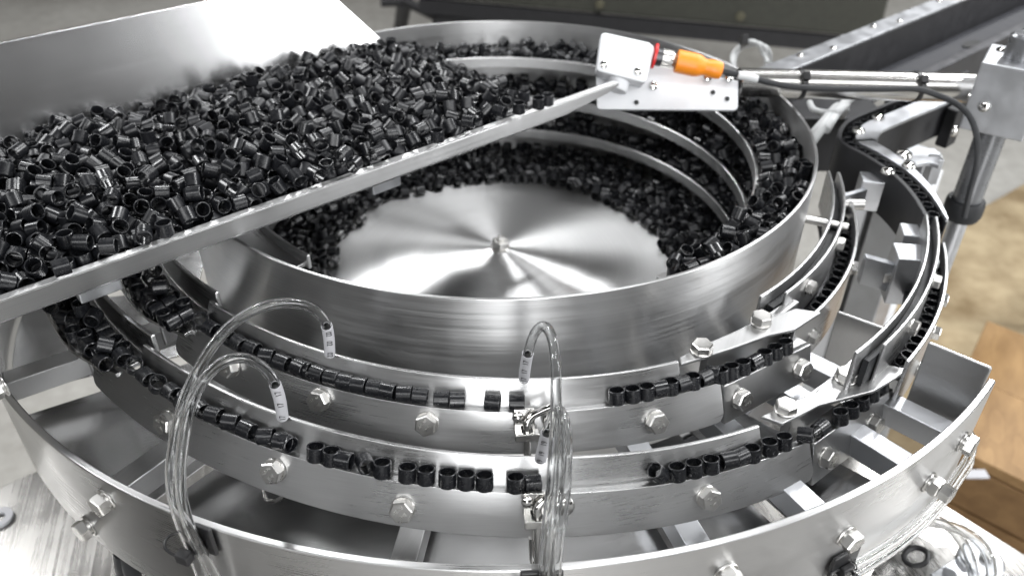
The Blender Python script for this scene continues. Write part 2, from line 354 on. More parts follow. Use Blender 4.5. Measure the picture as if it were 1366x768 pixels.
# ================================================================== OUTER TRACKS
def track(name, label, Ri, zi, si, Ro, zo, so, h, pts):
    t = thing(name, label, 'feeder track', P(Ro, 0, zo-h), 'parts tracks round the feeder bowl')
    TL = math.radians(23); cT, sT = math.cos(TL), math.sin(TL); W = .0064; H = .0172
    fo = lambda a: zo+so*a
    def q(a, n_, d_): return (Ro+n_*cT+d_*sT, fo(a)+n_*sT-d_*cT)      # n_: outwards along the ledge, d_: down along the apron
    M().sweep(lambda a: [q(a, -W-.003, .003), q(a, -W, .003), q(a, -W, -H), q(a, -W-.003, -H)], pts['in0'], pts['in1'], 72).build('inner_plate', S_CIRC, t, bevel=.0009)
    M().sweep(lambda a: [q(a, -W, .0035), q(a, -.003, .0035), q(a, -.003, .0008), q(a, -W, .0008)], pts['ap0'], pts['ap1'], 72).build('ledge', S_CIRC, t)
    n = 80; s = .006; ex = []                                          # apron with rounded lower corners
    for e_ in (0, .0004, .001, .002, .0032, .0045):
        for a in (pts['ap0']+e_/Ro, pts['ap1']-e_/Ro): ex.append(a)
    st = sorted(set([pts['ap0']+(pts['ap1']-pts['ap0'])*i/n for i in range(n+1)]+ex)); rings = []
    for a in st:
        e = min(a-pts['ap0'], pts['ap1']-a); d = max(0, s-e*Ro); lift = s-math.sqrt(max(0, s*s-d*d))
        rings.append([P(*(lambda c: (c[0], a, c[1]))(q(a, u_, v_))) for u_, v_ in ((-.003, h-lift), (0, h-lift), (0, 0), (-.003, 0))])
    M().loops(rings).build('apron_plate', S_CIRC, t, bevel=.0007)
    for px, py in pts['bolts']:
        d_ = h*.45
        for _ in range(8):
            c = q(0, 0, d_); w = cyl(px, py, c[0]); a = math.atan2(w.x, -w.y); d_ = (fo(a)-w.z)/cT
        c = q(a, 0, d_); bolt(t, P(c[0], a, c[1]), P(cT, a, sT))
    # entry pan on the left
    zf = pts['zf']; r1 = pts['pan']
    fp = lambda a: .0005 if a < -.8 else .0005
    rr = lambda a: r1 if a < -.80 else r1-(a+.80)*.07
    M().sweep(lambda a: [(Ri-.003, zf-.0028), (rr(a), zf-.0028), (rr(a), zf), (Ri-.003, zf)], -1.28, -.69, 40).build('entry_pan', S_SHINY if False else S_CIRC, t, bevel=.0006)
    M().sweep(lambda a: [(rr(a)-.0022, zf), (rr(a), zf), (rr(a)+.0006, zf+.0045*min(1, max(0, -.74-a)/.2)+.0004), (rr(a)-.0018, zf+.0045*min(1, max(0, -.74-a)/.2)+.0004)], -1.28, -.71, 40).build('pan_edge', S_SHINY, t, bevel=.0005)
    M().sweep(lambda a: [(Ri-.0065, zf-.002), (Ri-.0036, zf-.002), (Ri-.0036, zf+.0205), (Ri-.0065, zf+.0205)], -1.28, pts['in0']+.01, 40).build('pan_back_wall', S_CIRC, t, bevel=.0012)
    a = -.775; M().box(P((Ri+r1)/2+.002, a, zf-.012), P(.0015, a+pi/2, 0)*1.0, P((r1-Ri)/2-.006, a, 0), Z*.009).build('pan_bracket', S_CIRC, t, bevel=.002)
    # gate plate and its cover
    g0, g1 = pts['g']; zt = lambda a: fo(a)-.001
    A, B = P(Ro+.0030, g0, 0), P(Ro+.0040, g1, 0); nrm = Vector((B.y-A.y, -(B.x-A.x), 0)).normalized()
    if nrm.dot(A) < 0: nrm = -nrm
    gh = pts['gh']; fl_o = nrm*.006; qd = [A+Z*zt(g0), A+fl_o+Z*(zt(g0)-gh), B+fl_o+Z*(zt(g1)-gh*.92), B+Z*zt(g1)]
    gn = (nrm*gh+Z*.006).normalized(); M().prism(qd, -gn*.0035).build('gate_plate', S_PLATE, t, bevel=.0009)
    M().prism([A-nrm*.0036+Z*(zt(g0)-.0038), P(Ri+.004, g0, zt(g0)-.0038), P(Ri+.004, g1, zt(g1)-.0038), B-nrm*.0036+Z*(zt(g1)-.0038)], Z*.003).build('gate_ledge', S_PLATE, t)
    for f in pts['gb']:
        b = A.lerp(B, f); a = g0+(g1-g0)*f; bolt(t, b+fl_o*(pts['gbz']/gh)+Z*(zt(a)-pts['gbz']), gn)
    zc = pts['zc']; cov = [hit(x, y, zc) for x, y in pts['cover']]
    M().prism(cov, Z*.0026).build('cover_plate', S_PLATE, t, bevel=.0008)
    for x, y in pts['cb']: bolt(t, hit(x, y, zc+.004)+Z*(-.0013), Z, marks=False)
    M().sweep(lambda a: [(Ri-.010, zc-.030), (Ri-.004, zc-.030), (Ri-.004, zc-.0006), (Ri-.010, zc-.0006)], g0+.01, g1+.05, 12).build('cover_support', S_PLATE, t)
    # curved exit channel
    x0, x1 = pts['exit']; Rq, zq, hq = pts['xo']
    zo2 = lambda a: zq-.006*(a-.8)
    M().sweep(lambda a: [(Rq-.0025, zo2(a)-hq), (Rq, zo2(a)-hq), (Rq, zo2(a)), (Rq-.0025, zo2(a))], g1-.01, x1, 50).build('exit_outer_wall', S_CIRC, t, bevel=.0007)
    M().sweep(lambda a: [(Rq-.024, zo2(a)-.0225), (Rq-.0026, zo2(a)-.0225), (Rq-.0026, zo2(a)-.0195), (Rq-.024, zo2(a)-.0195)], g1+.01, x1, 50).build('exit_floor', S_DARK, t)
    Rm, zm, hm = pts['xm']
    M().sweep(lambda a: [(Rm-.0025, zm-hm), (Rm, zm-hm), (Rm, zm), (Rm-.0025, zm)], x0+.06, x1, 44).build('exit_guide', S_CIRC, t, bevel=.0009)
    Rn = pts['xi']
    M().sweep(lambda a: [(Rn-.0025, zm-hm-.002), (Rn, zm-hm-.002), (Rn, zm+.0005), (Rn-.0025, zm+.0005)], x0, x1, 44).build('exit_inner_guide', S_CIRC, t, bevel=.0009)
    M().sweep(lambda a: [(Rn+.0004, zm-hm), (Rm-.0029, zm-hm), (Rm-.0029, zm-.009), (Rn+.0004, zm-.009)], x0+.03, x1, 44).build('gap_filler', RUBBER, t)  # black filler standing in for the dark open gap between the guides
    for a in pts['xb']: bolt(t, P(Rm, a, zm-.010), P(1, a, 0), marks=False, scale=.8)
    for a, z in pts['xob']: bolt(t, P(Rq, a, z), P(1, a, 0), marks=False, scale=.8)
    for a in pts['xpin']:
        M().tube([P(Rn-.030, a, zm-.006), P(Rm+.004, a, zm-.006)], .0032, 12).build('guide_pin', S_BOLT, t)
    return t
trA = track('outer_track', 'upper curved steel track running close round the bowl wall', .284, 0, 0, .297, -.0427, -.0127, .0252, dict(
    in0=-.68, in1=.375, ap0=-.735, ap1=.452, bolts=[(310, 488), (428, 532), (570, 563), (874, 561)], zf=-.037, pan=.311,
    g=(.455, .715), gh=.027, gb=(.16, .86), gbz=.013, zc=-.0375,
    cover=[(908, 490), (906, 480), (926, 470), (980, 446), (1024, 428), (1060, 415), (1095, 420), (1059, 443), (1024, 451), (980, 467)], cb=[(936, 466), (1015, 428)],
    exit=(.665, 1.42), xo=(.290, -.047, .040), xm=(.276, -.028, .031), xi=.268, xb=(.835, 1.07), xob=((.80, -.066), (1.16, -.07)), xpin=(1.14,)))
trB = track('outer_track', 'lower and wider curved steel track, outermost above the support bars', .3315, 0, 0, .345, -.0535, -.0280, .0252, dict(
    in0=-.665, in1=.455, ap0=-.765, ap1=.545, bolts=[(225, 562), (367, 626), (538, 677), (943, 662)], zf=-.038, pan=.3565,
    g=(.548, .80), gh=.031, gb=(.13, .72), gbz=.0145, zc=-.063,
    cover=[(1014, 559), (1053, 540), (1086, 527), (1115, 500), (1136, 496), (1170, 487), (1212, 496), (1165, 525), (1112, 539), (1092, 544), (1043, 569)], cb=[(1048, 545), (1128, 503)],
    exit=(.675, 1.26), xo=(.353, -.050, .042), xm=(.342, -.032, .031), xi=.335, xb=(.86, 1.04), xob=((.905, -.082), (1.03, -.08), (1.12, -.072)), xpin=()))

# ================================================================== CATCH RING
t = thing('catch_ring', 'wide outer steel ring with radial support bars around the tracks', 'catch ring', (0, 0, -.125))
M().sweep(lambda a: [(.394, -.123), (.398, -.123), (.398, -.045), (.394, -.045)], -1.9, .822, 140).build('ring_wall', S_CIRC, t, bevel=.0009)
for px, py in ((143, 665), (120, 700), (1283, 588), (1128, 713), (968, 762), (6, 512)):
    q = cyl(px, py, .398); a = math.atan2(q.x, -q.y); bolt(t, P(.398, a, q.z), P(1, a, 0), marks=False, spring=True)
q = cyl(1238, 642, .398); a = math.atan2(q.x, -q.y); b = bolt(t, P(.398, a, q.z), P(1, a, 0), marks=False, spring=True)
bn = inst(NUTME, 'locknut', b, Matrix()); bn.matrix_parent_inverse = Matrix(); bn.matrix_basis = Matrix.Translation((.001, 0, .0055)) @ Matrix.Rotation(.4, 4, 'Z') @ Matrix.Diagonal((.8, .8, 1, 1))
BARS = [hit(16, 500, -.088), hit(162, 640, -.088), hit(540, 740, -.098), hit(928, 717, -.098), hit(1080, 668, -.088), hit(1200, 607, -.086), hit(1252, 563, -.082)]
bphi = []
for q in BARS:
    a = math.atan2(q.x, -q.y); bphi.append(a); z = q.z
    M().box(P(.322, a, z-.008), P(.072, a, 0), P(.0074, a+pi/2, 0), Z*.008).build('support_bar', S_GALV if a > .1 else S_PLATE, t, bevel=.0008)
edges = [-1.85, -1.35]+bphi[:6]
for i in range(len(edges)-1):
    a0, a1 = edges[i]+.016, edges[i+1]-.016; tw = (.0, .012, -.006, .014, -.004)[i % 5]
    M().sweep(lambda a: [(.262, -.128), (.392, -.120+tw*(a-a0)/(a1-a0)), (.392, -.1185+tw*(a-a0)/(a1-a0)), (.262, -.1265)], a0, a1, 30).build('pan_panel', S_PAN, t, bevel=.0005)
M().box(P(.3745, .838, -.078), P(.0185, .838, 0), P(.0014, .838+pi/2, 0), Z*.036).build('end_plate', S_PLATE, t, bevel=.0012)
M().box(P(.314, .93, -.092), P(.021, .93, 0), P(.0014, .93+pi/2, 0), Z*.026).build('end_plate', S_PLATE, t, bevel=.0012)

# ================================================================== HOPPER TRAY
t = thing('hopper_tray', 'sheet steel tray slanting across the bowl, heaped with black bushings', 'hopper tray', un(-.3, .05, .008))
q = [un(-.62, -.047, .0100), un(.030, -.047, .0100), un(.075, -.047, .0155), un(.089, -.047, .0190), un(.0895, -.047, .0215), un(-.62, -.047, .022)]
fw_ = M().prism(q, N*.006); fo_ = fw_.build('front_wall', S_FRONT, t, bevel=.0006)
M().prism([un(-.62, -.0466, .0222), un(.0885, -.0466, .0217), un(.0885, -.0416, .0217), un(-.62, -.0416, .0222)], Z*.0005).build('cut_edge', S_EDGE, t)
M().prism([un(-.62, -.041, .0055), un(.022, -.041, .0055), un(.022, .158, .0055), un(-.62, .158, .0055)], Z*.0022).build('tray_floor', S_U, t, bevel=.0004)
LEAN = .018/.075
bt = lambda a, z: un(a, .157+(z-.008)*LEAN, z)
M().prism([bt(-.62, .008), bt(.008, .008), bt(-.058, .0835), bt(-.62, .0835)], N*.002).build('back_plate', S_U, t, bevel=.0006)
for a in (-.33, -.13):
    M().box(un(a, .06, -.0015), U*.012, N*.09, Z*.0068).build('tray_bearer', S_GALV, t, bevel=.001)

# ================================================================== LEVEL SENSOR, ARM AND POST
tilt = math.radians(34)
sx = Vector((1, -.02, -.012)).normalized(); sn = Vector((0, -math.cos(tilt), math.sin(tilt))); sy = sn.cross(sx).normalized(); sn = sx.cross(sy).normalized()
t = thing('sensor_bracket', 'white anodised bracket plate with small holes behind the level sensor', 'bracket', at(890, 118, .71))
pl = [at(x, y, .712) for x, y in ((799, 146), (981, 147.5), (984.5, 144), (985, 108), (878, 86), (800, 84), (796, 100), (797, 143))]
c0 = sum(pl, Vector())/len(pl); n0 = (pl[3]-pl[0]).cross(pl[1]-pl[0]).normalized()
if n0.dot(FW) < 0: n0 = -n0
M().prism(pl, n0*.006).build('plate', ANOD, t, bevel=.0008)
hole = me_of(M().rev([(0, 0), (.0021, 0), (.0021, .0004), (0, .0004)], n=18), INK)
for x, y in ((849, 137), (951, 123.5), (970, 132)): inst(hole, 'hole', t, frame(at(x, y, .7112), -n0))
for x, y in ((871.5, 115), (944, 103.5), (972, 104)): dome(t, at(x, y, .7115), -n0, .85)
t = thing('level_sensor', 'small white square sensor box with a short stem above the tray tip', 'sensor', at(833, 76, .69))
bx = [at(x, y, .685) for x, y in ((796, 93), (800, 95.5), (858, 110.5), (862.5, 108), (873.5, 66), (872, 61.5), (866, 56.5), (808, 43.5), (802, 45))]
bn0 = (bx[0]-bx[4]).cross(bx[4]-bx[7]).normalized()
if bn0.dot(FW) < 0: bn0 = -bn0
M().prism(bx, bn0*.016).build('housing', ANOD, t, bevel=.0016, seg=3)
M().prism([p+bn0*.0161+(c-p)*.02 for p, c in [(p, sum(bx, Vector())/len(bx)) for p in bx]], bn0*.006).build('back_cover', S_GALV, t, bevel=.0012)
for x, y in ((805.5, 86.5), (851, 95.5)):
    s_ = dome(t, at(x, y, .6852), -bn0, .75); 
ax_ = (at(823, 116, .69)-at(829, 96, .69)).normalized()
M().rev([(0, 0), (.0092, 0), (.0092, .015), (.0085, .0162), (0, .0162)], frame(at(829, 97, .697), ax_), 24).build('stem', ANOD, t, bevel=.0005)
cd = (at(964, 95, .692)-at(874, 75, .692)).normalized()
c1 = at(873, 75, .692)
M().rev([(0, 0), (.0105, 0), (.0105, .0022), (0, .0022)], frame(c1-cd*.001, cd), 24).build('red_ring', RED, t)
M().rev([(0, 0), (.0075, 0), (.0075, .005), (.0062, .006), (0, .006)], frame(c1+cd*.001, cd), 20).build('socket', S_DARK, t)
t = thing('sensor_cable', 'black sensor cable with an orange plug looping along the arm and post', 'cable', at(935, 88, .692))
n_ = M()
for k in range(12):
    a = k*pi/6; f = frame(c1+cd*.006, cd); n_.box(f @ Vector((.0062*math.cos(a), .0062*math.sin(a), .005)), f.to_3x3() @ Vector((math.cos(a), math.sin(a), 0))*.0012, f.to_3x3() @ Vector((-math.sin(a), math.cos(a), 0))*.0009, cd*.0045)
kn = M().rev([(0, 0), (.0065, 0), (.0068, .002), (.0068, .009), (.0058, .0105), (.0052, .013), (0, .013)], frame(c1+cd*.006, cd), 24).build('knurled_nut', S_BOLT, t, bevel=.0003)
n_.build('knurl_ridges', S_BOLT, kn)
M().rev([(0, 0), (.0088, .0), (.0096, .001), (.0096, .016), (.0090, .020), (.0070, .024), (.0068, .026), (.0076, .029), (.0076, .035), (.0070, .0385), (.0060, .0392), (0, .0392)], frame(c1+cd*.0185, cd), 20).build('orange_plug', ORANGE, t, bevel=.0004)
cpath = [at(963, 95, .692), at(978, 98.5, .692), at(1000, 103, .694), at(1030, 111, .698), at(1065, 116.5, .699), at(1120, 119, .703), at(1180, 119, .706), at(1222, 119, .708), at(1250, 127, .706), at(1278, 140, .700), at(1296, 160, .694), at(1304, 190, .69), at(1303, 220, .69), at(1294, 255, .70), at(1286, 290, .71)]
M().tube(smooth_path(cpath, 8), .0026, 10).build('cable', RUBBER, t)
M().tube([at(984, 100, .6915), at(1010, 106, .6937)], .0034, 12).build('cable_sleeve', CABLEW, t)
t = thing('round_bar', 'polished round steel arm from the sensor bracket to the clamp block', 'arm', at(1150, 115, .72))
a0, a1 = at(984, 110, .722), at(1320, 118.5, .735)
M().rev([(0, 0), (.0119, 0), (.0125, .0006), (.0125, (a1-a0).length), (0, (a1-a0).length)], frame(a0, a1-a0), 40).build('tube', S_ROD, t)
for px in (1065, 1219):
    f = (px-984)/(1320-984); c = a0.lerp(a1, f); d = (a1-a0).normalized()
    k = thing('cable_tie', 'black cable tie on the steel arm, %s' % ('nearer the orange plug' if px < 1100 else 'nearer the clamp block'), 'cable tie', c, 'cable ties on the sensor arm')
    fr = frame(c, d, (0, -.8, .6))
    M().rev([(.0126, -.0018), (.0136, -.0018), (.0136, .0018), (.0126, .0018)], fr @ Matrix.Rotation(.1, 4, 'X'), 32, close_prof=True).build('strap', BLACKP, k)
    p = fr @ Vector((.0125, -.002, 0)); M().box(p+(p-c).normalized()*.0022, d*.0032, (p-c).normalized()*.0028, d.cross(p-c).normalized()*.0036).build('head', BLACKP, k, bevel=.0006)
    M().rev([(.0033, -.0019), (.0044, -.0019), (.0044, .0019), (.0033, .0019)], frame(c+Vector((0, -.0135, .004)), d), 16, close_prof=True).build('cable_loop', BLACKP, k)
pc = Vector((.4445, .052, 0))
t = thing('clamp_block', 'square aluminium clamp block joining the arm to the upright post', 'clamp block', (pc.x, pc.y, -.03))
bxa = Vector((.83, -.56, 0)).normalized(); bya = Vector((.56, .83, 0)).normalized()
zb1, zb0 = .031, -.030
M().box((pc.x, pc.y, (zb0+zb1)/2), bxa*.0255, bya*.0275, Z*(zb1-zb0)/2).build('block', S_GALV, t, bevel=.0012)
fc = Vector((pc.x, pc.y, 0))-bxa*.0256
inst(HEXME, 'bolt', t, frame(at(1330, 143, .70)*0+fc-bya*.016+Z*(-.004), -bxa) @ Matrix.Diagonal((.55, .55, .3, 1)))
dome(t, Vector((pc.x, pc.y, zb1))-bxa*.016+bya*.012, Z, .9)
dome(t, Vector((pc.x, pc.y, -.006))-bya*.0275-bxa*.012, -bya, 1.1)
M().box((pc.x+.0262*bxa.x, pc.y+.0262*bxa.y, 0), bxa*.0007, bya*.028, Z*.0005).build('clamp_slit', INK, t)
t = thing('upright_post', 'grey upright post with a black collar at the right', 'post', (pc.x, pc.y, -.95))
M().rev([(0, .052), (.0105, .052), (.0128, .050), (.0128, -.112), (0, -.112)], Matrix.Translation(pc), 32).build('upper_tube', plain('grey_tube', (.20, .205, .215), .28, .6, var=.1), t)
M().rev([(.0, -.106), (.0165, -.106), (.0175, -.110), (.0175, -.121), (.0150, -.127), (0, -.127)], Matrix.Translation(pc), 32).build('collar', RUBBER, t, bevel=.0008)
M().rev([(0, -.127), (.0085, -.127), (.0085, -.935), (.03, -.935), (.03, -.949), (0, -.949)], Matrix.Translation(pc), 24).build('lower_rod', S_GALV, t)

# ================================================================== AIR LINES
def air_line(label, pts, sleeve, txt, group='clear air tubes on the front of the feeder', r=.0027):
    path = smooth_path([cyl(x, y, R) for x, y, R in pts], 10)
    t = thing('air_tube', label, 'air tube', path[-1], group)
    M().tube(path, r, 14, inner=r*.70).build('tubing', CLEAR, t, sharp=80)
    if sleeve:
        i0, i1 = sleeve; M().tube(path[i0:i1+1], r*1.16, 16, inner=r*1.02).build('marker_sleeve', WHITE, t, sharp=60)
        M().tube(path[i0:i1], r*.66, 12).build('bore_plug', ANOD, t)  # white plug added so the unlit bore reads pale through the tube
        k = (i1-i0)/3.0
        for j in range(3):
            f = i0+k*(j+.5); i = int(f); p = path[i].lerp(path[i+1], f-i); tg = (path[min(i1, i+1)]-path[max(i0, i-1)]).normalized()
            nn = (CAM-p); nn = (nn-tg*nn.dot(tg)).normalized()
            fr = frame(p+nn*r*1.2, nn, tg)
            inst(text_me(txt, .0044, INK, .00004), 'marker_number', t, fr @ (Matrix.Rotation(pi, 4, 'Z') if txt == '02' else Matrix()))
    return t
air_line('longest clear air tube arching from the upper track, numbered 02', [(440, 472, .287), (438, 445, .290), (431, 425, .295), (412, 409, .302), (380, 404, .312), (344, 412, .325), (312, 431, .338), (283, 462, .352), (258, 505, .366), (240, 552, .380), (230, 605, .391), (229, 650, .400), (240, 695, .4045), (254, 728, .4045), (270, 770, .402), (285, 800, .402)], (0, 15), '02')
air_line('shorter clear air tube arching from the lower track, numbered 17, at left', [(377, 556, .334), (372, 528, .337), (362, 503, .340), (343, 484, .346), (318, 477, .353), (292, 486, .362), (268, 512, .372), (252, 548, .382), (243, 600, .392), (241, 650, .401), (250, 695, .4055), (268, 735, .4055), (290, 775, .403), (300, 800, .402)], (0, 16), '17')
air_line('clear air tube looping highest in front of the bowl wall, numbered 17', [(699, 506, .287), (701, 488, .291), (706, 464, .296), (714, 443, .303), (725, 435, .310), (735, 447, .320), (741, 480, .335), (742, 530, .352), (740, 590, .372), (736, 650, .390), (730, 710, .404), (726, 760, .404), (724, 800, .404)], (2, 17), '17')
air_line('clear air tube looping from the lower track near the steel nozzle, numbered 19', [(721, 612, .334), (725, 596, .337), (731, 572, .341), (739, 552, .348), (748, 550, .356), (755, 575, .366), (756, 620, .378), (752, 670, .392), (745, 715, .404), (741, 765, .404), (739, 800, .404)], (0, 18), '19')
air_line('straight clear air tube hanging beside the two looped ones at the middle', [(746, 545, .350), (749, 590, .368), (745, 650, .386), (737, 700, .401), (733, 760, .402), (731, 800, .402)], None, '')
for k, (dx, dz, lab) in enumerate(((0, 0, 'upper'), (6, -.0075, 'lower'))):
    pts = [P(.4025+.0012*k, a, z+dz) for a, z in ((.50, -.106), (.56, -.108), (.62, -.110), (.68, -.1105), (.735, -.108), (.775, -.103), (.805, -.097))]+[P(.397, .828, -.092+dz), P(.386, .845, -.089+dz), P(.37, .86, -.089+dz)]
    t = thing('air_tube', '%s of the two clear air tubes hugging the ring at lower right' % lab, 'air tube', pts[0], 'clear air tubes round the ring')
    M().tube(smooth_path(pts, 8), .0027, 14, inner=.0019).build('tubing', CLEAR, t, sharp=80)
def pad(px, py, lab, s=.0088):
    q = cyl(px, py, .3985); a = math.atan2(q.x, -q.y); q = P(.3985, a, q.z)
    t = thing('cable_mount', lab, 'cable mount', q, 'black stick-on cable mounts')
    e = P(1, a+pi/2, 0); o = P(1, a, 0)
    M().box(q+o*.0014, e*s*1.12, o*.0012, Z*s*1.12).build('base_pad', BLACKP, t, bevel=.0008)
    M().box(q+o*.0046-Z*.003, e*.0042, o*.002, Z*.0038).build('saddle', BLACKP, t, bevel=.0008)
    M().box(q+o*.0112-Z*.0042-e*.001, e*.0038, o*.0028, Z*.0030).build('tie_head', BLACKP, t, bevel=.0008)
    M().tube(smooth_path([q+o*.005+e*.003-Z*.003, q+o*.0115+e*.001-Z*.0042, q+o*.0128-e*.005-Z*.0028, q+o*.0118-e*.011-Z*.0012, q+o*.0075-e*.0135-Z*.0005, q+o*.003-e*.011-Z*.0008, q+o*.003-e*.004-Z*.001], 6), .0008, 8).build('tie_strap', BLACKP, t)
pad(266, 712, 'black cable mount under the two tubes at left of the ring')
pad(722, 775, 'black cable mount below the middle tubes, cut by the bottom edge')
pad(1122, 748, 'black cable mount on the ring at lower right')

# ================================================================== AIR NOZZLES
def nozzle(lab, px, py, Ro, low):
    q = cyl(px, py, Ro); a = math.atan2(q.x, -q.y); o = P(1, a, 0); e = P(1, a+pi/2, 0); q = P(Ro, a, q.z)
    ct, s_t = math.cos(.4), math.sin(.4); oo = o*ct+Z*s_t; Zq = Z*ct-o*s_t; c_ = q; t = thing('air_nozzle', lab, 'air nozzle', q, 'bent steel air nozzles')
    M().box(q+oo*.0016, e*.0058, oo*.0013, Zq*.0075).build('plate', S_SHINY, t, bevel=.0006)
    M().box(q+oo*.0062-Zq*.0065+e*.0012, e*.0068, oo*.0042, Zq*.0022).build('block', S_SHINY, t, bevel=.0006)
    c = q+oo*.0062+e*.0012
    pts = [c-Zq*.030, c-Zq*.010, c-Zq*.003, c+Zq*.001+e*.0004, c+Zq*.0045+e*.0035-oo*.0008, c+Zq*.0066+e*.0085-oo*.002, c+Zq*.0082+e*.0135-oo*.003]
    if low: pts = [c-Zq*.020-oo*.0075-e*.002, c-Zq*.030-oo*.007-e*.002, c-Zq*.0345-oo*.004-e*.001, c-Zq*.0345-oo*.0005, c-Zq*.030]+pts[1:]
    M().tube(smooth_path(pts, 7), .0021, 12).build('bent_tube', S_SHINY, t)
    M().rev([(0, 0), (.0031, 0), (.0031, .0008), (0, .0008)], Matrix.Translation(c-Zq*.0043), 18).build('collar', INK, t)
    dome(t, q+oo*.003-e*.0035+Zq*.003, oo, .7); dome(t, q+oo*.002+e*.0155-Zq*.0005, oo, 1.2, 'fitting')
    return t
nozzle('bent steel air nozzle on the upper track under the last bushing', 699, 560, .3005, False)
nozzle('bent steel air nozzle with a hooked tube on the lower track beside the tubes', 712, 672, .3490, True)
t = thing('wire_hook', 'small bent wire hook under the lower track at left', 'hook', P(.34, -.36, -.11))
hk = hit(350, 645, -.078); q = [hk, hk+Vector((-.0005, 0, -.010)), hk+Vector((.001, -.001, -.0125)), hk+Vector((.007, -.003, -.0105)), hk+Vector((.013, -.002, -.006))]
M().tube(smooth_path(q, 6), .0013, 10).build('wire', S_SHINY, t)

# ================================================================== EXIT CHUTE AND CONVEYOR (behind, right)
zc = -.035
t = thing('exit_chute', 'black curved exit chute with a flat steel cover bending round a corner', 'chute', hit(1160, 200, -.1))
left = smooth_path([hit(x, y, zc) for x, y in ((1234, 290), (1213, 256), (1186, 229), (1153, 207), (1128, 194), (1118, 184), (1119, 172), (1132, 158), (1165, 144), (1205, 128), (1290, 94))], 6)
def off(path, d):
    out = []
    for i, p in enumerate(path):
        tg = (path[min(i+1, len(path)-1)]-path[max(i-1, 0)]); tg.z = 0; tg.normalize(); out.append(p+Vector((tg.y, -tg.x, 0))*d)
    return out
def ribbon(path, d0, d1, z0, z1):
    a, b = off(path, d0), off(path, d1); return M().loops([[p+Z*(z0), q+Z*z0, q+Z*z1, p+Z*z1] for p, q in zip(a, b)])
ribbon(left, 0, .004, -.040, 0).build('outer_wall', GUARD, t, bevel=.0008)
ribbon(left, .004, .016, -.040, -.012).build('channel_floor', GUARD, t)
def taper(path, d0, d1, d1e, z0, z1):
    L_ = len(path)-1; o_ = [off(path, d1e+(d1-d1e)*min(1, i/(L_*.5)))[i] for i in range(L_+1)]; a_ = off(path, d0)
    return M().loops([[p+Z*z0, q+Z*z0, q+Z*z1, p+Z*z1] for p, q in zip(a_, o_)])
taper(left, .0155, .034, .0172, -.003, .0).build('cover_plate', S_GALV, t, bevel=.0008)
taper(left, .016, .0335, .0169, -.036, -.0035).build('inner_wall', GUARD, t)
for x, y in ((1145, 176), (1171, 158), (1212, 222), (1184, 230)): dome(t, hit(x, y, zc), Z, 1.25)
M().box(hit(1268, 168, -.06), U*.010, N*.006, Z*.020).build('end_bracket', GUARD, t, bevel=.002)
dome(t, hit(1264, 172, -.055)-N*.006, -N, 1.2)
CHUTE = off(left, .0098)
t = thing('chute_bracket', 'small angled steel bracket beside the exit chute cover', 'bracket', hit(1225, 225, -.06))
M().prism([hit(x, y, -.045) for x, y in ((1197, 212), (1222, 213), (1250, 214), (1252, 226), (1238, 222), (1222, 224), (1202, 232))], Z*.004).build('plate', S_GALV, t, bevel=.0008)
M().box(hit(1244, 226, -.055), X*.0045, Vector((0, .006, 0)), Z*.012).build('tab', S_GALV, t, bevel=.0008)
dome(t, hit(1205, 208, -.04), Z, 1.6, 'knob')
for nm, lab, x, y, w, h, d in (('guide_block', 'square steel block holding a flat bar between the two tracks', 1219, 345, .014, .020, .011), ('guide_block', 'small steel block on the black chute wall', 1164, 242, .010, .014, .009), ('guide_block', 'short steel block behind the square block on the exit track', 1220, 312, .010, .012, .009)):
    c = hit(x, y, -.05); t = thing(nm, lab, 'block', c-Z*h, 'steel blocks among the exit tracks')
    M().box(c-Z*h*.7, Vector((w, -.002, 0)), Vector((.002, d, 0)), Z*h).build('body', S_GALV, t, bevel=.001)
    if w > .013:
        c2 = hit(1170, 358, -.055); M().box((c-Z*h*.8+c2)/2-X*.012, (c-Z*h*.8-c2)/2*.95, Vector((0, .003, 0)), Z*.012).build('flat_bar', S_GALV, t, bevel=.001)
        inst(NUTME, 'nut', t, frame(c-Z*h*.7-X*.020, X))
    elif w == .010 and y < 300:
        c2 = hit(1122, 273, -.055); M().box((c-Z*h+c2)/2+Z*.0, (c-Z*h-c2)/2, Vector((0, .003, 0)), Z*.009).build('flat_bar', S_GALV, t, bevel=.001)
        M().tube([c2, c2+X*.018], .0045, 14).build('pin', S_BOLT, t)
# conveyor
zv = -.03
t = thing('belt_conveyor', 'dark belt conveyor with steel side rails rising away to the upper right', 'conveyor', hit(1200, 50, -.95))
A = hit(1008, 92, zv); B = hit(1060, 92, zv); ln = 1.35; fl_ = U*ln
w_ = (B-A)-U*(B-A).dot(U); wn_ = w_.normalized(); Bp = A+w_
M().prism([A, A+fl_, Bp+fl_+U*.0, Bp], Z*-.004).build('side_rail', S_GALV, t, bevel=.001)
M().prism([Bp, Bp+fl_, Bp+fl_-Z*.075, Bp-Z*.075], wn_*.004).build('inner_guard', GUARD, t)
C_ = Bp+wn_*.004-Z*.045; BW = (hit(1300, 66, C_.z)-C_).dot(wn_)
M().prism([C_, C_+fl_, C_+fl_+wn_*BW, C_+wn_*BW], Z*-.006).build('belt', BELT, t)
D_ = C_+wn_*BW+U*.16
M().prism([D_-U*.0+Z*.006, D_+fl_+Z*.006, D_+fl_+wn_*.012+Z*.006, D_+wn_*.012+Z*.006], Z*-.035).build('side_rail', S_DARK, t, bevel=.001)
M().prism([A-Z*.0045, A+fl_-Z*.0045, A+fl_-Z*.08, A-Z*.08], wn_*.02).build('frame_beam', GUARD, t)
for f, w__ in ((.05, .3), (.085, .7), (.16, .3), (.19, .7), (.275, .35), (.31, .65)): dome(t, A+U*(ln*f)+w_*w__, Z, .8)
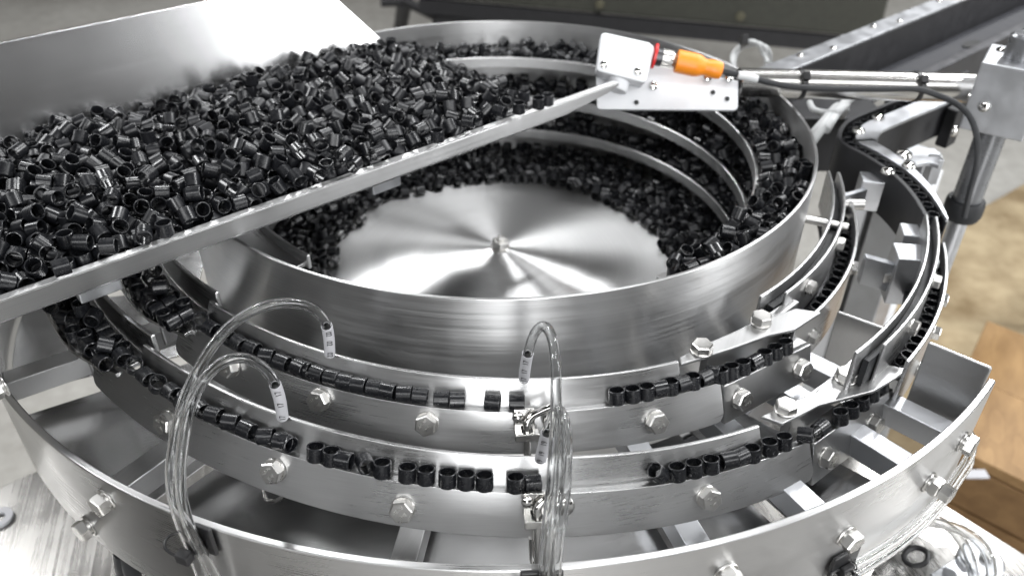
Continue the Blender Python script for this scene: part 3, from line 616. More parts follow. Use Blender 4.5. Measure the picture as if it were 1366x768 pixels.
sl = M().rev([(0, 0), (.010, 0), (.010, .001), (0, .001)], n=20); q = hit(1296, 60, C_.z); o = sl.build('belt_slot', INK, t); o.matrix_basis = frame(q+Z*.0005, Z, U) @ Matrix.Diagonal((1.9, .8, 1, 1))
dome(t, hit(1327, 66, C_.z), Z, 2.)
for f in (.12, .9): M().box(A+U*ln*f+wn_*.12-Z*.51, U*.02, wn_*.02, Z*.41).build('leg', S_GALV, t, bevel=.002)
# aluminium frame legs seen through the gap
t = thing('support_frame', 'aluminium profile frame standing in the gap below the exit chute', 'frame', (.34, .16, -.95))
for x, y, mt in ((1150, 300, ANOD), (1175, 305, S_GALV), (1196, 300, S_GALV), (1215, 296, ANOD)):
    q = hit(x, y, -.25); M().box((q.x, q.y, -.56), Vector((.011, .004, 0)), Vector((-.004, .011, 0)), Z*.385).build('profile_leg', mt, t, bevel=.001)
q0, q1 = hit(1150, 300, -.25), hit(1215, 296, -.25)
M().box((q0+q1)/2+Z*.085, (q1-q0)*.6, Vector((0, .012, 0)), Z*.010).build('cross_rail', S_GALV, t, bevel=.001)
# wrapped cables and coil
t = thing('cable_bundle', 'bundle of pale cables wrapped in clear film behind the bowl rim', 'cable bundle', hit(1110, 165, -.08))
rr = random.Random(4); a, b = hit(1085, 190, -.05), hit(1135, 140, -.04)
for k in range(6):
    o1 = Vector((rr.uniform(-.012, .012), rr.uniform(-.01, .01), rr.uniform(-.008, .012)))
    M().tube(smooth_path([a+o1*1.2, a.lerp(b, .35)+o1*.7+Z*.008, a.lerp(b, .7)+o1*.8+Z*.010, b+o1*1.5], 6), .0042, 10).build('cable', CABLEW, t)
M().tube(smooth_path([hit(1080, 137, -.04), hit(1085, 146, -.04), hit(1098, 150, -.04), hit(1116, 149, -.03), hit(1130, 140, -.03)], 6), .003, 10).build('loose_loop', CABLEW, t)
t = thing('junction_box', 'dark box under the wrapped cables behind the bowl', 'box', hit(1100, 185, -.12))
M().box(hit(1105, 178, -.09), X*.045, Vector((0, .03, 0)), Z*.03).build('body', GUARD, t, bevel=.003)
t = thing('cable_coil', 'coil of grey cable standing behind the sensor arm', 'cable coil', at(1003, 84, .98))
for k in range(3):
    c = at(1000+k*2, 84, .985+.006*k); M().tube([c+RT*(.021+.001*k)*math.cos(i*pi/14)+UP*(.024-.001*k)*math.sin(i*pi/14)+FW*.006*math.sin(i*.7+k) for i in range(29)], .0026, 10).build('cable_turn', CABLEW, t)
M().box(at(992, 55, .982), RT*.004, FW*.008, UP*.006).build('tie', BLACKP, t, bevel=.001)
# background cabinet, frame, crate, mat
t = thing('dark_cabinet', 'dark olive cabinet standing blurred at the back of the hall', 'cabinet', at(880, 40, 3.0))
pa, pb = hit(560, -3, -.55), hit(1172, 52, -.55); dv = (pb-pa).normalized(); pv = Vector((-dv.y, dv.x, 0))
M().prism([pa, pb, pb+pv*.7, pa+pv*.7], Z*.8).build('body', OLIVE, t, bevel=.01)
M().prism([pa-pv*.01-Z*.05, pb-pv*.01-Z*.05, pb+pv*.02-Z*.05, pa+pv*.02-Z*.05], Z*.045).build('bottom_rail', GUARD, t)
for f in (.13, .42, .72): inst(me_of(M().rev([(.015, 0), (.012, .008), (0, .009)], n=14), BRASS), 'bolt', t, frame(pa.lerp(pb, f)+Z*.03-pv*.001, -pv))
for f in (.03, .97): M().box(pa.lerp(pb, f)+pv*.1-Z*.22, dv*.03, pv*.03, Z*.18).build('leg', GUARD, t)
t = thing('floor_stand', 'dark folding stand leaning blurred behind the hopper plate', 'stand', hit(535, 32, -.94))
M().tube([hit(508, 3, -.6), hit(540, 2, -.6), hit(585, 24, -.62), hit(680, 26, -.62), hit(800, 24, -.62)], .018, 10).build('tube', GUARD, t)
M().tube([hit(540, 2, -.6), hit(532, 50, -.94)], .028, 10).build('leg', GUARD, t)
def crate():
    z1 = -.68; A, B, C = hit(1318, 425, z1), hit(1245, 585, z1), hit(1415, 668, z1)
    t = thing('wooden_crate', 'pine crate with golden boards standing on the floor at the right edge', 'crate', (B.x, B.y, -.95))
    D = A+(C-B); e = (C-B); g = (A-B)
    n = 2
    for k in range(n):
        p0 = B+g*(k/n+.006); p1 = B+g*((k+1)/n-.006); dz = rr.uniform(-.003, .003)
        M().prism([p0+Z*dz, p0+e+Z*dz, p1+e+Z*dz, p1+Z*dz], Z*-.02).build('board', WOOD, t, bevel=.002)
    for k in range(3):
        z0 = z1-.03-.14*k
        M().prism([B+Z*z0*0-Z*(.02+.09*k), C-Z*(.02+.09*k), C-Z*(.105+.09*k), B-Z*(.105+.09*k)], -(g.normalized())*-.02).build('board', WOODB, t, bevel=.002)
    M().prism([A-Z*.02, B-Z*.02, B-Z*.265, A-Z*.265], e.normalized()*.02).build('end_panel', WOOD, t, bevel=.002)
    q = hit(1301, 632, z1+.004); M().box(q, X*.018, Vector((0, .008, 0)), Z*.0015).build('paper_label', WHITE, t)
    return t
crate()
sh = M().prism([hit(x, y, -.945) for x, y in ((1440, 205), (1330, 268), (1262, 305), (1180, 345), (1080, 480), (1200, 800), (1500, 700))], Z*.006).build('tan_mat', TAN)
tag(sh, 'worn tan mat lying on the concrete floor behind the right post', 'mat')
# lower right: loose tubing, film and a clamp foot on the table
zt = -.299
t = thing('tube_coil', 'loose loops of clear tubing lying on the table at lower right', 'tubing coil', hit(1215, 740, zt))
for k in range(2):
    c = hit(1212+9*k, 748+3*k, zt+.02+.008*k); pts = [c+Vector((.05*math.cos(i*pi/12)*(1+.1*k), .045*math.sin(i*pi/12), .010*math.sin(i*pi/6+k))) for i in range(-4, 14)]
    M().tube(smooth_path(pts, 4), .0042, 12, inner=.0028).build('tube_turn', CLEAR, t, sharp=80)
q = hit(1222, 742, zt+.03)
M().tube([q+Vector((.008*math.cos(i*pi/8), .008*math.sin(i*pi/8), .004*math.cos(i*pi/8))) for i in range(17)], .0022, 8).build('cable_tie', BLACKP, t)
t = thing('film_sheet', 'crumpled clear plastic film lying on the table at lower right', 'plastic film', hit(1240, 725, zt))
m = M(); g0, g1 = hit(1195, 700, zt), hit(1300, 765, zt); g2 = hit(1150, 790, zt); nn = 14
for i in range(nn+1):
    for j in range(nn+1):
        p = g0+(g1-g0)*(i/nn)+(g2-g0)*(j/nn); m.v.append((p.x, p.y, zt+.003+.009*abs(math.sin(i*.9+j*.35)*math.cos(j*.8-i*.3))))
for i in range(nn):
    for j in range(nn): m.f.append((i*(nn+1)+j, (i+1)*(nn+1)+j, (i+1)*(nn+1)+j+1, i*(nn+1)+j+1))
m.build('sheet', FILM, t, sharp=60)
t = thing('table_clamp', 'grey metal clamp foot with a bolt at the right edge of the table', 'clamp', hit(1308, 755, zt))
q = hit(1306, 752, zt)
M().rev([(0, 0), (.018, 0), (.018, .006), (.016, .008), (0, .008)], Matrix.Translation(q), 28).build('foot', S_GALV, t, bevel=.001)
M().box(q+Vector((-.02, -.012, .003)), Vector((.022, .012, 0)), Vector((-.006, .011, 0)), Z*.0035).build('arm', S_GALV, t, bevel=.001)
inst(HEXME, 'bolt', t, Matrix.Translation(q+Vector((.004, 0, .008))))
t = thing('black_hose', 'black hose hanging under the ring at lower left', 'hose', hit(165, 760, -.2))
M().tube(smooth_path([hit(163, 735, -.14), hit(164, 752, -.16), hit(170, 775, -.2), hit(190, 810, -.28)], 6), .0052, 12).build('hose', RUBBER, t)
M().tube(smooth_path([hit(172, 738, -.14), hit(174, 755, -.16), hit(182, 778, -.2), hit(205, 815, -.28)], 6), .0052, 12).build('hose', RUBBER, t)

# ================================================================== BUSHINGS
# settled pose of every bushing in the heaps: position in fifths of a millimetre, axis direction, which heap
HEAP_POSES = [
-1257,-1284,140,11,-59,0,-1167,-1183,156,99,0,0,-1332,-1239,146,34,-91,0,-1090,-1199,154,-98,-14,0,-1340,-1078,191,87,-26,0,-1217,-1079,185,-53,-50,0,-1147,-1325,-161,76,-63,3,-966,-1104,153,0,0,0,
-1104,-1273,-162,0,0,3,-1177,-1302,154,-82,-56,0,-1212,-1186,-106,1,-99,3,-1315,-1000,194,89,-36,0,-1013,-1139,154,-32,94,0,-1083,-867,201,33,93,0,-1221,-1166,157,0,0,0,-1331,-1107,155,95,-5,0,
-1432,-1002,188,-41,55,0,-1319,-1335,134,-54,-55,0,-1248,-914,193,-49,75,0,-928,-1022,149,-43,52,0,-1212,-881,195,-53,81,0,-841,-882,165,-70,70,0,-1001,-1151,-154,64,76,3,-922,-943,177,98,10,0,
-1569,-680,190,34,92,0,-1142,-1291,-123,-86,-20,3,-1369,-756,185,49,-25,0,-1268,-1138,-106,0,0,3,-853,-938,134,71,-68,0,-1145,-1122,148,-68,62,0,-856,-781,181,-87,38,0,-651,-786,148,-60,71,0,
-708,-821,138,-36,-15,0,-507,-715,194,44,88,0,-1373,-1147,144,20,-88,0,-591,-773,154,71,-69,0,-1176,-594,204,0,0,0,-1172,-1199,110,-8,10,0,-1240,-1237,153,45,-71,0,-658,-688,193,-57,80,0,
696,-930,-47,-25,94,2,-809,-909,126,-76,-63,0,-1102,-1095,147,59,-39,0,-1066,-1032,-106,-94,-30,3,-1240,-951,158,86,40,0,-1169,-958,172,20,-97,0,-928,-772,165,-82,-34,0,-1276,-1193,159,-63,-5,0,
-1283,-1195,-161,0,0,3,-1115,-1047,160,-2,92,0,-414,-626,154,-63,-76,0,-1214,-1257,-161,73,-67,3,-477,-708,154,-32,-94,0,-1474,-803,170,59,-13,0,-1418,-568,184,12,71,0,-1289,-1308,110,-70,70,0,
-746,-872,150,0,-88,0,-775,-816,168,82,53,0,-777,-612,187,57,-10,0,-906,-972,139,67,-65,0,-578,-1192,-777,0,0,0,-1555,-803,186,10,71,0,-972,-977,161,-39,27,0,568,-923,-90,-41,-90,2,
-1281,-952,193,40,-78,0,-1471,-920,185,-24,86,0,-1340,-600,183,-26,-72,0,1055,-592,-48,14,-29,2,-953,-865,178,-17,69,0,-979,-696,211,34,-62,0,-972,-1116,-155,64,76,3,-834,-641,176,-78,-21,0,
-765,-739,174,20,69,0,-562,-734,156,2,-13,0,-1312,-1040,161,-87,4,0,-1174,-703,165,-43,75,0,-1163,-1013,158,58,-79,0,910,-600,-58,-74,-21,2,-1192,-808,169,59,-27,0,-1127,-945,149,59,-48,0,
760,-802,-52,-97,13,2,-1281,-578,171,-64,-58,0,-1142,-536,140,10,-54,0,-955,-390,186,-64,-40,0,-219,-489,153,0,0,0,811,-830,-57,-24,43,2,-1075,-979,153,37,-82,0,-1158,-993,-155,1,1,3,
-1355,-864,174,-5,78,0,-304,-485,135,-47,56,0,-1029,-964,144,23,-58,0,-1030,-921,167,-92,-33,0,1,-285,154,-82,55,0,72,-249,153,0,0,0,-873,-418,186,-33,49,0,-420,-554,183,82,53,0,
-1396,-886,185,-93,-24,0,825,-694,-44,31,33,2,-1291,-680,170,-75,11,0,-1085,-919,152,25,-6,0,-562,-579,176,10,55,0,-954,-623,174,-32,-73,0,-1341,-1116,-161,93,-33,3,-1036,-1119,-156,-1,1,3,
-1336,-530,188,81,40,0,-112,-373,154,-95,29,0,-379,-513,170,-82,-54,0,-1426,-477,186,54,42,0,147,-204,153,0,0,0,-1450,-760,169,56,-15,0,-786,-258,185,-17,-29,0,-965,-735,173,-57,79,0,
1159,-364,-45,0,0,2,-719,-718,165,50,2,0,-1477,-518,193,62,57,0,601,-1000,-66,86,49,2,-1093,-1134,120,-35,65,0,-996,-852,156,-57,-81,0,-281,-439,152,71,68,0,-692,-751,145,-67,63,0,
-953,-87,201,1,0,0,-747,-455,166,31,-37,0,-676,-309,189,65,-3,0,-852,-8,185,-54,70,0,-1390,-356,170,-79,52,0,-1284,-473,163,86,45,0,-884,-697,175,58,-35,0,-792,-394,181,-17,69,0,
-679,-485,177,26,36,0,-991,-1066,-156,0,0,3,-178,-397,149,-38,46,0,-1368,-956,186,29,-90,0,-1319,-721,165,-67,0,0,-1110,-703,144,79,41,0,-500,-454,156,-96,12,0,-1239,-1214,-162,0,0,3,
-574,-458,175,-26,17,0,-1419,-1034,155,-42,-81,0,986,-586,-71,16,-73,2,-531,-384,170,52,-59,0,-1065,-489,157,-56,45,0,753,-894,-66,-77,-29,2,-129,-31,156,75,-65,0,-1103,-1054,-155,-69,71,3,
-37,-171,167,55,-14,0,-1071,-1087,-155,-71,-69,3,-311,-287,157,44,88,0,-689,132,157,-58,-80,0,-358,-370,168,-9,-86,0,-1042,-1050,-155,71,69,3,-1148,-843,156,-88,-43,0,-1231,-1108,148,69,-60,0,
-360,-535,121,-52,-43,0,-220,-215,185,-95,-22,0,-1380,-1090,151,91,-18,0,1011,-495,-61,-3,-67,2,-619,-589,179,-48,85,0,-1051,-343,155,71,-30,0,-91,-316,156,-60,78,0,-379,-180,175,56,51,0,
1119,-55,-51,-75,-5,2,-556,-27,175,-78,-20,0,-1139,-265,165,65,-48,0,-1001,-265,176,42,89,0,607,-886,-83,20,-30,2,-1175,-1078,147,-54,-62,0,-1245,-651,154,43,-7,0,-1206,-442,148,29,-95,0,
-1647,-575,168,25,-78,0,-810,-524,176,66,-43,0,-774,-880,110,-63,76,0,-620,-28,176,-70,24,0,-1032,-821,157,80,-58,0,-1134,-392,151,1,-83,0,-1214,-302,130,-15,68,0,652,-858,-95,-42,15,2,
1097,-519,-44,-47,-87,2,183,-172,153,0,0,0,97,-30,109,0,0,0,-616,-352,182,77,59,0,-1592,-368,149,-55,-55,0,1175,-121,-68,77,-41,2,-1390,-1210,150,7,82,0,-941,-754,116,-74,-27,0,
-874,-964,100,-54,-45,0,-1474,-577,159,84,52,0,-815,-343,198,-45,88,0,1107,-128,-70,-56,-65,2,-1161,-619,157,91,39,0,-811,-852,139,66,31,0,-1248,-555,145,-35,79,0,-742,-645,164,-89,-37,0,
-485,-143,141,53,-57,0,-1476,-296,150,31,-29,0,-1439,-705,169,-76,-50,0,-956,-522,158,12,-95,0,-453,-586,152,-28,33,0,1056,-228,-107,95,-11,2,-887,-275,174,34,91,0,-1047,-711,157,71,-69,0,
916,-650,-90,56,-80,2,-1297,-1147,-160,-99,4,3,-176,-200,175,-6,77,0,-1208,-1173,-160,71,69,3,999,-398,-93,-41,16,2,-1131,-1171,112,77,-63,0,-757,-214,179,41,-72,0,958,-621,-90,60,-79,2,
-940,-45,-652,-5,0,1,-545,52,182,69,68,0,-1375,-621,150,84,-52,0,874,-838,-43,-87,48,2,-886,-485,156,-90,22,0,-122,-221,156,1,56,0,961,484,-90,87,47,2,-186,-262,162,-13,47,0,
-1031,-762,157,-20,-15,0,-995,-1066,149,-60,-51,0,-476,-100,161,-72,-12,0,-1250,-700,149,-78,21,0,-755,-27,-684,14,98,1,-576,-406,188,-84,1,0,-1336,-432,164,20,44,0,-1087,-387,159,95,16,0,
-591,-626,159,-12,-16,0,-418,133,154,52,66,0,-418,343,156,-73,-66,0,-518,-572,160,33,-93,0,659,-940,-90,93,33,2,-47,-220,133,69,19,0,-906,-365,195,89,37,0,1123,233,-90,20,97,2,
-683,-688,153,40,15,0,-397,-575,146,-50,60,0,-1231,-218,130,14,-65,0,-836,158,-646,-9,2,1,-645,-265,184,57,-15,0,-966,-193,168,-21,74,0,-577,-322,183,29,-65,0,872,236,-657,-83,-47,1,
1149,169,-94,34,-10,2,-978,-412,151,4,-85,0,1065,-156,-104,98,-15,2,-901,-912,143,-2,-56,0,1058,192,-94,14,-97,2,-707,-186,178,32,66,0,-1290,-164,122,19,-69,0,-442,-438,158,53,83,0,
-269,245,156,55,-82,0,910,576,-136,83,55,2,-1260,-1062,156,-1,-1,0,-325,194,142,46,81,0,-698,-592,182,16,-82,0,1005,662,-91,76,62,2,888,610,-91,0,0,2,-259,-445,110,61,78,0,
-416,-277,161,8,5,0,-243,-252,144,-49,-11,0,-1106,-480,132,-33,83,0,1012,535,-299,52,-84,2,733,297,-688,34,-93,1,-1027,-1031,145,46,58,0,-1497,-637,164,23,-75,0,-698,-46,158,-53,83,0,
931,543,-301,0,0,2,-1032,154,-661,65,72,1,815,706,-102,46,-52,2,19,-233,158,28,-33,0,-841,290,-655,-72,64,1,1126,-263,-91,44,84,2,-1486,-410,171,79,56,0,873,-781,-63,60,-44,2,
-627,-663,152,-91,28,0,-580,-680,156,-23,-95,0,-802,-17,-690,-10,0,1,-1124,-931,-106,-70,70,3,1103,303,-490,51,85,2,-703,192,177,63,58,0,-727,-332,165,-56,49,0,1120,-333,-89,-31,-94,2,
1058,272,-346,-79,-60,2,-205,3,149,-59,80,0,-864,-79,154,4,-31,0,-1056,-999,-155,67,-73,3,-1366,-1257,119,12,-88,0,975,484,-137,0,0,2,964,-526,-80,5,-76,2,-833,-746,153,-14,53,0,
-758,-562,169,-79,-4,0,1116,-146,-116,-9,65,2,1079,-318,-110,-13,77,2,-731,159,158,-71,68,0,1069,175,-323,-22,-71,2,720,798,-92,-78,61,2,-805,39,156,1,-3,0,1143,12,-43,0,0,2,
-1023,-467,164,74,62,0,982,-703,-66,-69,53,2,-769,203,-689,38,92,1,697,-868,-63,76,45,2,607,887,-90,-23,-20,2,-679,-797,103,53,-83,0,-1525,-500,163,46,74,0,857,652,-306,-39,-18,2,
-468,-47,175,75,22,0,-429,204,167,17,78,0,-826,383,-649,-58,-80,1,-1112,-998,-155,-99,2,3,1016,351,-304,85,28,2,-874,-603,166,15,83,0,1070,-94,-92,90,-9,2,-1135,-662,145,82,44,0,
-910,-110,146,-73,-31,0,-308,-389,147,-32,93,0,-776,141,138,-61,-12,0,-535,-95,145,-48,40,0,-177,-323,150,-95,4,0,-410,-5,158,99,-7,0,-475,239,150,-86,-8,0,936,552,-491,0,0,2,
-682,341,-685,-34,-93,1,640,407,-684,38,-92,0,-721,-404,168,68,46,0,1127,323,-89,0,0,2,1036,294,-309,-34,45,2,-253,-395,151,-45,16,0,707,497,-648,-89,-42,1,-554,-269,166,-47,71,0,
1006,391,-657,-62,-77,1,-668,-354,157,-57,80,0,662,854,-136,-86,48,2,746,786,-299,0,0,2,-356,-23,147,-54,-25,0,-1064,-187,156,3,-3,0,-348,78,153,-78,3,0,781,746,-346,57,-81,2,
-628,518,-690,-47,-87,1,252,1047,-98,77,-35,2,-1177,-1210,-160,-71,-69,3,974,503,-490,-98,16,2,-628,-198,179,-30,47,0,-1086,-295,158,-69,-37,0,1047,432,-300,-71,69,2,1211,94,-98,-6,86,2,
1073,-448,-102,43,63,2,900,130,-654,-97,-4,2,838,112,-658,-62,39,2,1054,245,-89,-92,-36,2,-1166,18,111,-1,-1,0,-593,-45,141,25,-78,0,-819,286,149,34,60,0,946,674,-490,93,34,2,
-1343,-196,112,-98,-12,0,2,117,110,-75,-65,0,-770,60,-686,97,-14,1,1074,-47,-83,32,-2,2,844,858,-300,-78,-61,2,-480,-407,154,3,-22,0,1004,678,-299,-69,-71,2,-1365,-1118,-106,25,-96,3,
-1242,-155,136,27,-67,0,584,486,-685,-69,-70,1,-265,10,166,52,-35,0,817,713,-536,55,82,2,-1139,-1241,-162,0,0,3,-1246,-405,152,92,26,0,769,122,-687,-86,-48,1,795,799,-490,-65,75,2,
824,695,-306,-22,-41,2,-1544,-646,150,-45,88,0,-971,-1045,115,-63,76,0,1081,397,-504,-15,72,2,1041,475,-490,-72,-68,2,933,625,-98,-28,94,2,-1636,-423,129,60,-24,0,-639,-713,135,18,75,0,
-795,-72,166,60,-66,0,563,915,-89,82,-55,2,1097,-386,-99,5,69,2,-130,1090,-136,-80,58,2,-1441,-893,146,29,-28,0,969,510,-346,63,-76,2,-965,-95,156,1,0,0,1064,573,-299,-84,-52,2,
815,-703,-90,71,-69,2,-64,1075,-137,0,0,2,-12,1083,-137,0,0,2,-1007,-519,159,-21,97,0,-307,-155,153,91,38,0,830,270,-666,-63,-27,1,-436,-598,110,76,63,0,327,1028,-300,-85,51,2,
443,980,-136,41,90,2,994,451,-347,0,0,2,-1279,-759,154,-74,-65,0,-461,-296,144,-34,91,0,-595,596,-692,65,-74,1,447,663,-689,-49,-85,1,839,865,-90,43,89,2,-480,-538,145,28,-72,0,
-431,-346,144,-44,-87,0,-1137,-140,146,-92,-10,0,575,911,-497,60,-53,2,349,1039,-136,-68,-72,2,-614,151,164,44,30,0,895,821,-490,-67,73,2,-606,-492,157,76,63,0,-1306,-383,148,-95,-26,0,
-57,762,-685,-76,-63,1,1170,296,-90,64,76,2,968,268,-661,52,79,1,202,1065,-106,-64,-34,2,1066,414,-90,19,97,2,-956,-991,111,-1,1,0,-1568,-605,158,0,0,0,-916,-409,149,41,-34,0,
-784,418,-648,-7,4,1,1080,64,-90,-8,-99,2,-52,-41,144,-80,44,0,805,160,-663,52,62,1,491,585,-685,-22,-96,0,1011,374,-136,92,37,2,880,-702,-89,-63,77,2,-163,742,-685,-2,11,0,
-639,-756,112,-96,23,0,-500,-247,146,-41,60,0,-758,-149,179,3,63,0,499,971,-137,0,0,2,1068,163,-536,-93,-35,2,340,778,-647,-80,-59,1,998,411,-504,-46,50,2,1128,358,-327,2,-77,2,
-1309,-1160,145,68,-50,0,845,691,-136,54,83,2,-527,341,126,-41,60,0,129,1069,-106,-73,8,2,-1056,-879,155,0,0,0,-1421,-597,144,-52,-44,0,797,903,-299,-3,99,2,185,766,-688,2,11,1,
-1181,-955,-155,-53,84,3,324,1171,-104,68,-18,2,-1200,-864,153,87,35,0,-1521,-747,158,-92,-10,0,1035,290,-92,-35,90,2,86,766,-687,1,11,1,-1289,-983,158,83,-53,0,-985,103,147,57,-26,0,
-196,1067,-136,0,0,2,1055,220,-537,0,0,2,-1440,-1112,158,-95,-27,0,-1045,-1103,126,-83,-53,0,779,811,-92,-19,-96,2,-224,721,-684,-21,-96,0,-1548,-542,154,45,74,0,706,351,-688,33,-93,1,
506,971,-491,0,0,2,-278,745,-689,-4,10,1,1085,-7,-317,2,68,2,917,693,-299,-60,-78,2,666,896,-107,-78,0,2,-775,-139,-688,37,-92,1,-545,616,-691,46,-87,1,902,600,-347,0,0,2,
-413,636,-684,93,35,1,237,758,-689,3,10,1,740,797,-537,0,0,2,134,766,-687,2,11,1,-581,-183,159,-70,-69,0,-372,689,-688,-5,9,1,-1492,-693,155,9,96,0,-1145,-916,-155,66,-74,3,
53,1086,-136,-13,98,2,1044,467,-89,-99,-1,2,-1075,-103,-536,-99,-6,2,702,828,-489,-94,31,2,302,1040,-536,80,-58,2,531,815,-653,15,-98,1,710,820,-346,0,0,2,672,842,-311,-63,36,2,
-380,-314,158,-92,36,0,-257,-299,141,94,-18,0,-1031,262,-658,80,-58,1,-804,90,157,97,-20,0,-752,452,-648,75,65,1,-513,-11,154,27,49,0,466,989,-537,0,0,2,-117,761,-686,53,-83,0,
1019,351,-95,-50,67,2,1104,488,-505,-81,-21,2,-157,-366,108,36,30,0,-1041,-5,137,71,-66,0,-884,233,-662,-41,-71,1,-271,1080,-94,95,27,2,443,1059,-299,73,-67,2,546,529,-685,-14,-98,1,
828,369,-650,5,2,1,-842,-693,148,29,46,0,-250,1065,-136,91,38,2,-1203,-1039,148,68,57,0,476,1014,-105,60,49,2,407,998,-536,-93,35,2,-184,1083,-90,16,-98,2,-496,577,111,0,0,0,
-85,1119,-108,-37,64,2,-88,-56,110,72,-68,0,-322,678,-684,14,-98,1,904,588,-294,-55,-76,2,225,1052,-304,0,-43,2,-1306,-1195,112,-88,-20,0,1021,-343,-97,84,-29,2,-323,729,-662,-81,-33,0,
-1058,-55,144,-57,68,0,891,300,-652,5,2,1,-710,387,128,50,-65,0,1097,504,-90,-23,96,2,806,86,-681,-49,7,1,283,1047,-136,-16,98,2,640,892,-509,-51,-82,2,-188,198,109,-25,-96,0,
601,782,-657,-31,-93,1,1082,120,-90,-98,-10,2,773,593,-668,82,5,1,634,612,-672,69,44,1,-681,481,-692,-13,-98,1,-854,1,-693,61,-78,1,214,942,-653,2,-99,1,960,719,-299,0,0,2,
-786,241,141,74,-52,0,-218,878,-659,72,-12,1,250,1050,-537,0,0,2,-120,861,-646,7,-99,1,-383,187,148,6,70,0,-175,841,-661,-52,69,1,-884,-788,131,17,78,0,782,746,-536,81,-57,2,
-274,-197,150,19,-39,0,-635,390,145,-27,93,0,-225,-115,169,-32,61,0,1051,244,-136,-99,-6,2,765,771,-136,-63,76,2,399,1000,-136,-92,37,2,-1008,-388,-347,0,0,2,-989,-791,157,-74,-66,0,
-1202,-1237,110,0,0,0,-262,176,137,-32,75,0,1017,-618,-93,57,-39,2,862,495,-671,29,-67,1,1076,565,-711,-46,88,1,-40,829,-660,-32,74,1,-1041,114,-703,98,10,1,272,1107,-300,45,88,2,
880,634,-536,86,-49,2,-1587,-484,141,67,1,0,283,738,-688,-10,-98,1,333,734,-689,-4,-98,1,94,938,-659,-68,17,1,574,913,-136,61,78,2,1049,268,-537,0,0,2,-879,88,-694,23,-96,1,
-849,-56,-693,60,-78,1,1040,325,-536,-11,98,2,-482,719,-693,52,-84,1,-313,16,141,-71,-52,0,-1561,-825,140,40,-60,0,573,-911,-137,0,0,2,611,-946,-85,-14,46,2,401,1055,-114,66,41,2,
440,998,-490,-28,-95,2,491,1106,-490,94,-31,2,1138,426,-504,-23,64,2,-243,-45,165,20,-49,0,-491,615,-688,98,15,1,44,-16,99,13,68,0,-533,-163,135,-29,78,0,-804,157,-690,96,24,1,
545,670,-669,-85,-2,1,873,801,-109,11,-82,2,926,337,-653,5,-3,1,701,825,-536,-84,53,2,408,671,-658,-59,42,1,-739,303,-689,98,5,1,1141,219,-339,-90,-2,2,-355,301,135,-52,-50,0,
-362,-265,155,-91,10,0,930,208,-665,88,-8,1,36,769,-686,0,11,1,381,1139,-98,-80,29,2,-1243,-1198,114,-96,16,0,1002,524,-98,-42,-18,2,-1249,-1242,88,13,-80,0,-277,-87,154,-38,81,0,
-14,786,-688,68,-71,1,865,697,-536,-50,-85,2,-1278,-869,184,-73,-61,0,-13,-244,111,71,68,0,-1359,-142,109,-75,-62,0,-393,-388,141,67,31,0,274,924,-676,71,-44,1,915,599,-536,-78,61,2,
-1204,-747,150,38,-44,0,1062,558,-491,0,0,2,-891,-826,105,43,-59,0,-486,66,156,47,-86,0,-1104,-1028,118,41,80,0,1190,-247,-91,0,0,2,598,925,-346,50,-86,2,-318,1133,-106,20,66,2,
374,689,-687,-46,-87,1,-499,384,127,72,-35,0,687,423,-690,8,5,1,762,875,-709,3,4,1,3,927,-676,43,59,1,-749,399,-693,96,-22,1,-162,261,107,-3,-91,0,723,920,-95,-81,-49,2,
-966,-476,147,98,11,0,-849,146,-694,-5,1,1,791,730,-136,74,66,2,23,1209,-104,63,28,2,721,820,-136,86,-48,2,-1278,-1133,121,66,-70,0,964,499,-536,0,0,2,644,909,-317,80,4,2,
-357,-475,111,91,40,0,-544,-497,146,61,-17,0,-925,76,-697,96,23,1,-1126,-580,110,89,-44,0,-1432,-956,155,-64,-65,0,-936,-707,149,-67,-59,0,-1368,-699,156,62,77,0,876,395,-672,-10,-71,1,
626,550,-692,-82,-55,1,1184,-155,-100,-3,72,2,-1011,-659,187,85,43,0,-534,-666,111,0,-1,0,-893,-27,155,89,43,0,99,1107,-137,0,0,2,-1523,-589,157,-15,31,0,667,863,-536,67,73,2,
-986,90,-699,98,15,1,-659,577,-694,99,6,1,165,1073,-136,11,98,2,-654,-29,142,-47,79,0,-564,449,118,-5,-47,0,-1545,-703,151,24,-92,0,-644,-462,156,64,-75,0,-1246,-1014,158,-82,53,0,
758,499,-674,-22,68,1,-799,-300,150,30,94,0,-1012,28,155,-80,34,0,-526,-686,157,51,85,0,884,544,-665,65,58,1,603,906,-536,37,92,2,-1087,150,-706,-5,1,1,-922,16,156,75,31,0,
-820,37,-691,-8,1,1,644,1018,-90,-76,-63,2,-1176,-231,138,1,-59,0,782,244,-691,7,3,1,-752,251,-688,96,-21,1,-1469,-1012,153,-15,-54,0,133,1142,-90,9,-99,2,1095,129,-347,0,0,2,
1078,494,-710,-99,4,1,597,655,-673,2,-84,1,621,889,-136,-65,75,2,-72,905,-662,-31,87,1,-212,314,97,-85,21,0,996,630,-511,75,-7,2,1153,-212,-95,80,57,2,-1045,-253,153,-73,-31,0,
792,41,-688,-13,-98,1,-927,223,-698,95,-29,1,-944,178,-698,95,-29,1,962,743,-490,61,-78,2,894,715,-102,61,-40,2,-918,-645,150,-25,-70,0,548,940,-537,0,0,2,-935,-51,152,-89,-44,0,
-1661,-648,158,-58,50,0,-1434,-384,152,-82,-10,0,-518,174,145,-66,-44,0,522,940,-676,-62,24,1,1072,329,-707,5,2,1,891,690,-708,4,3,1,588,583,-692,5,4,1,-447,720,-654,-2,-81,1,
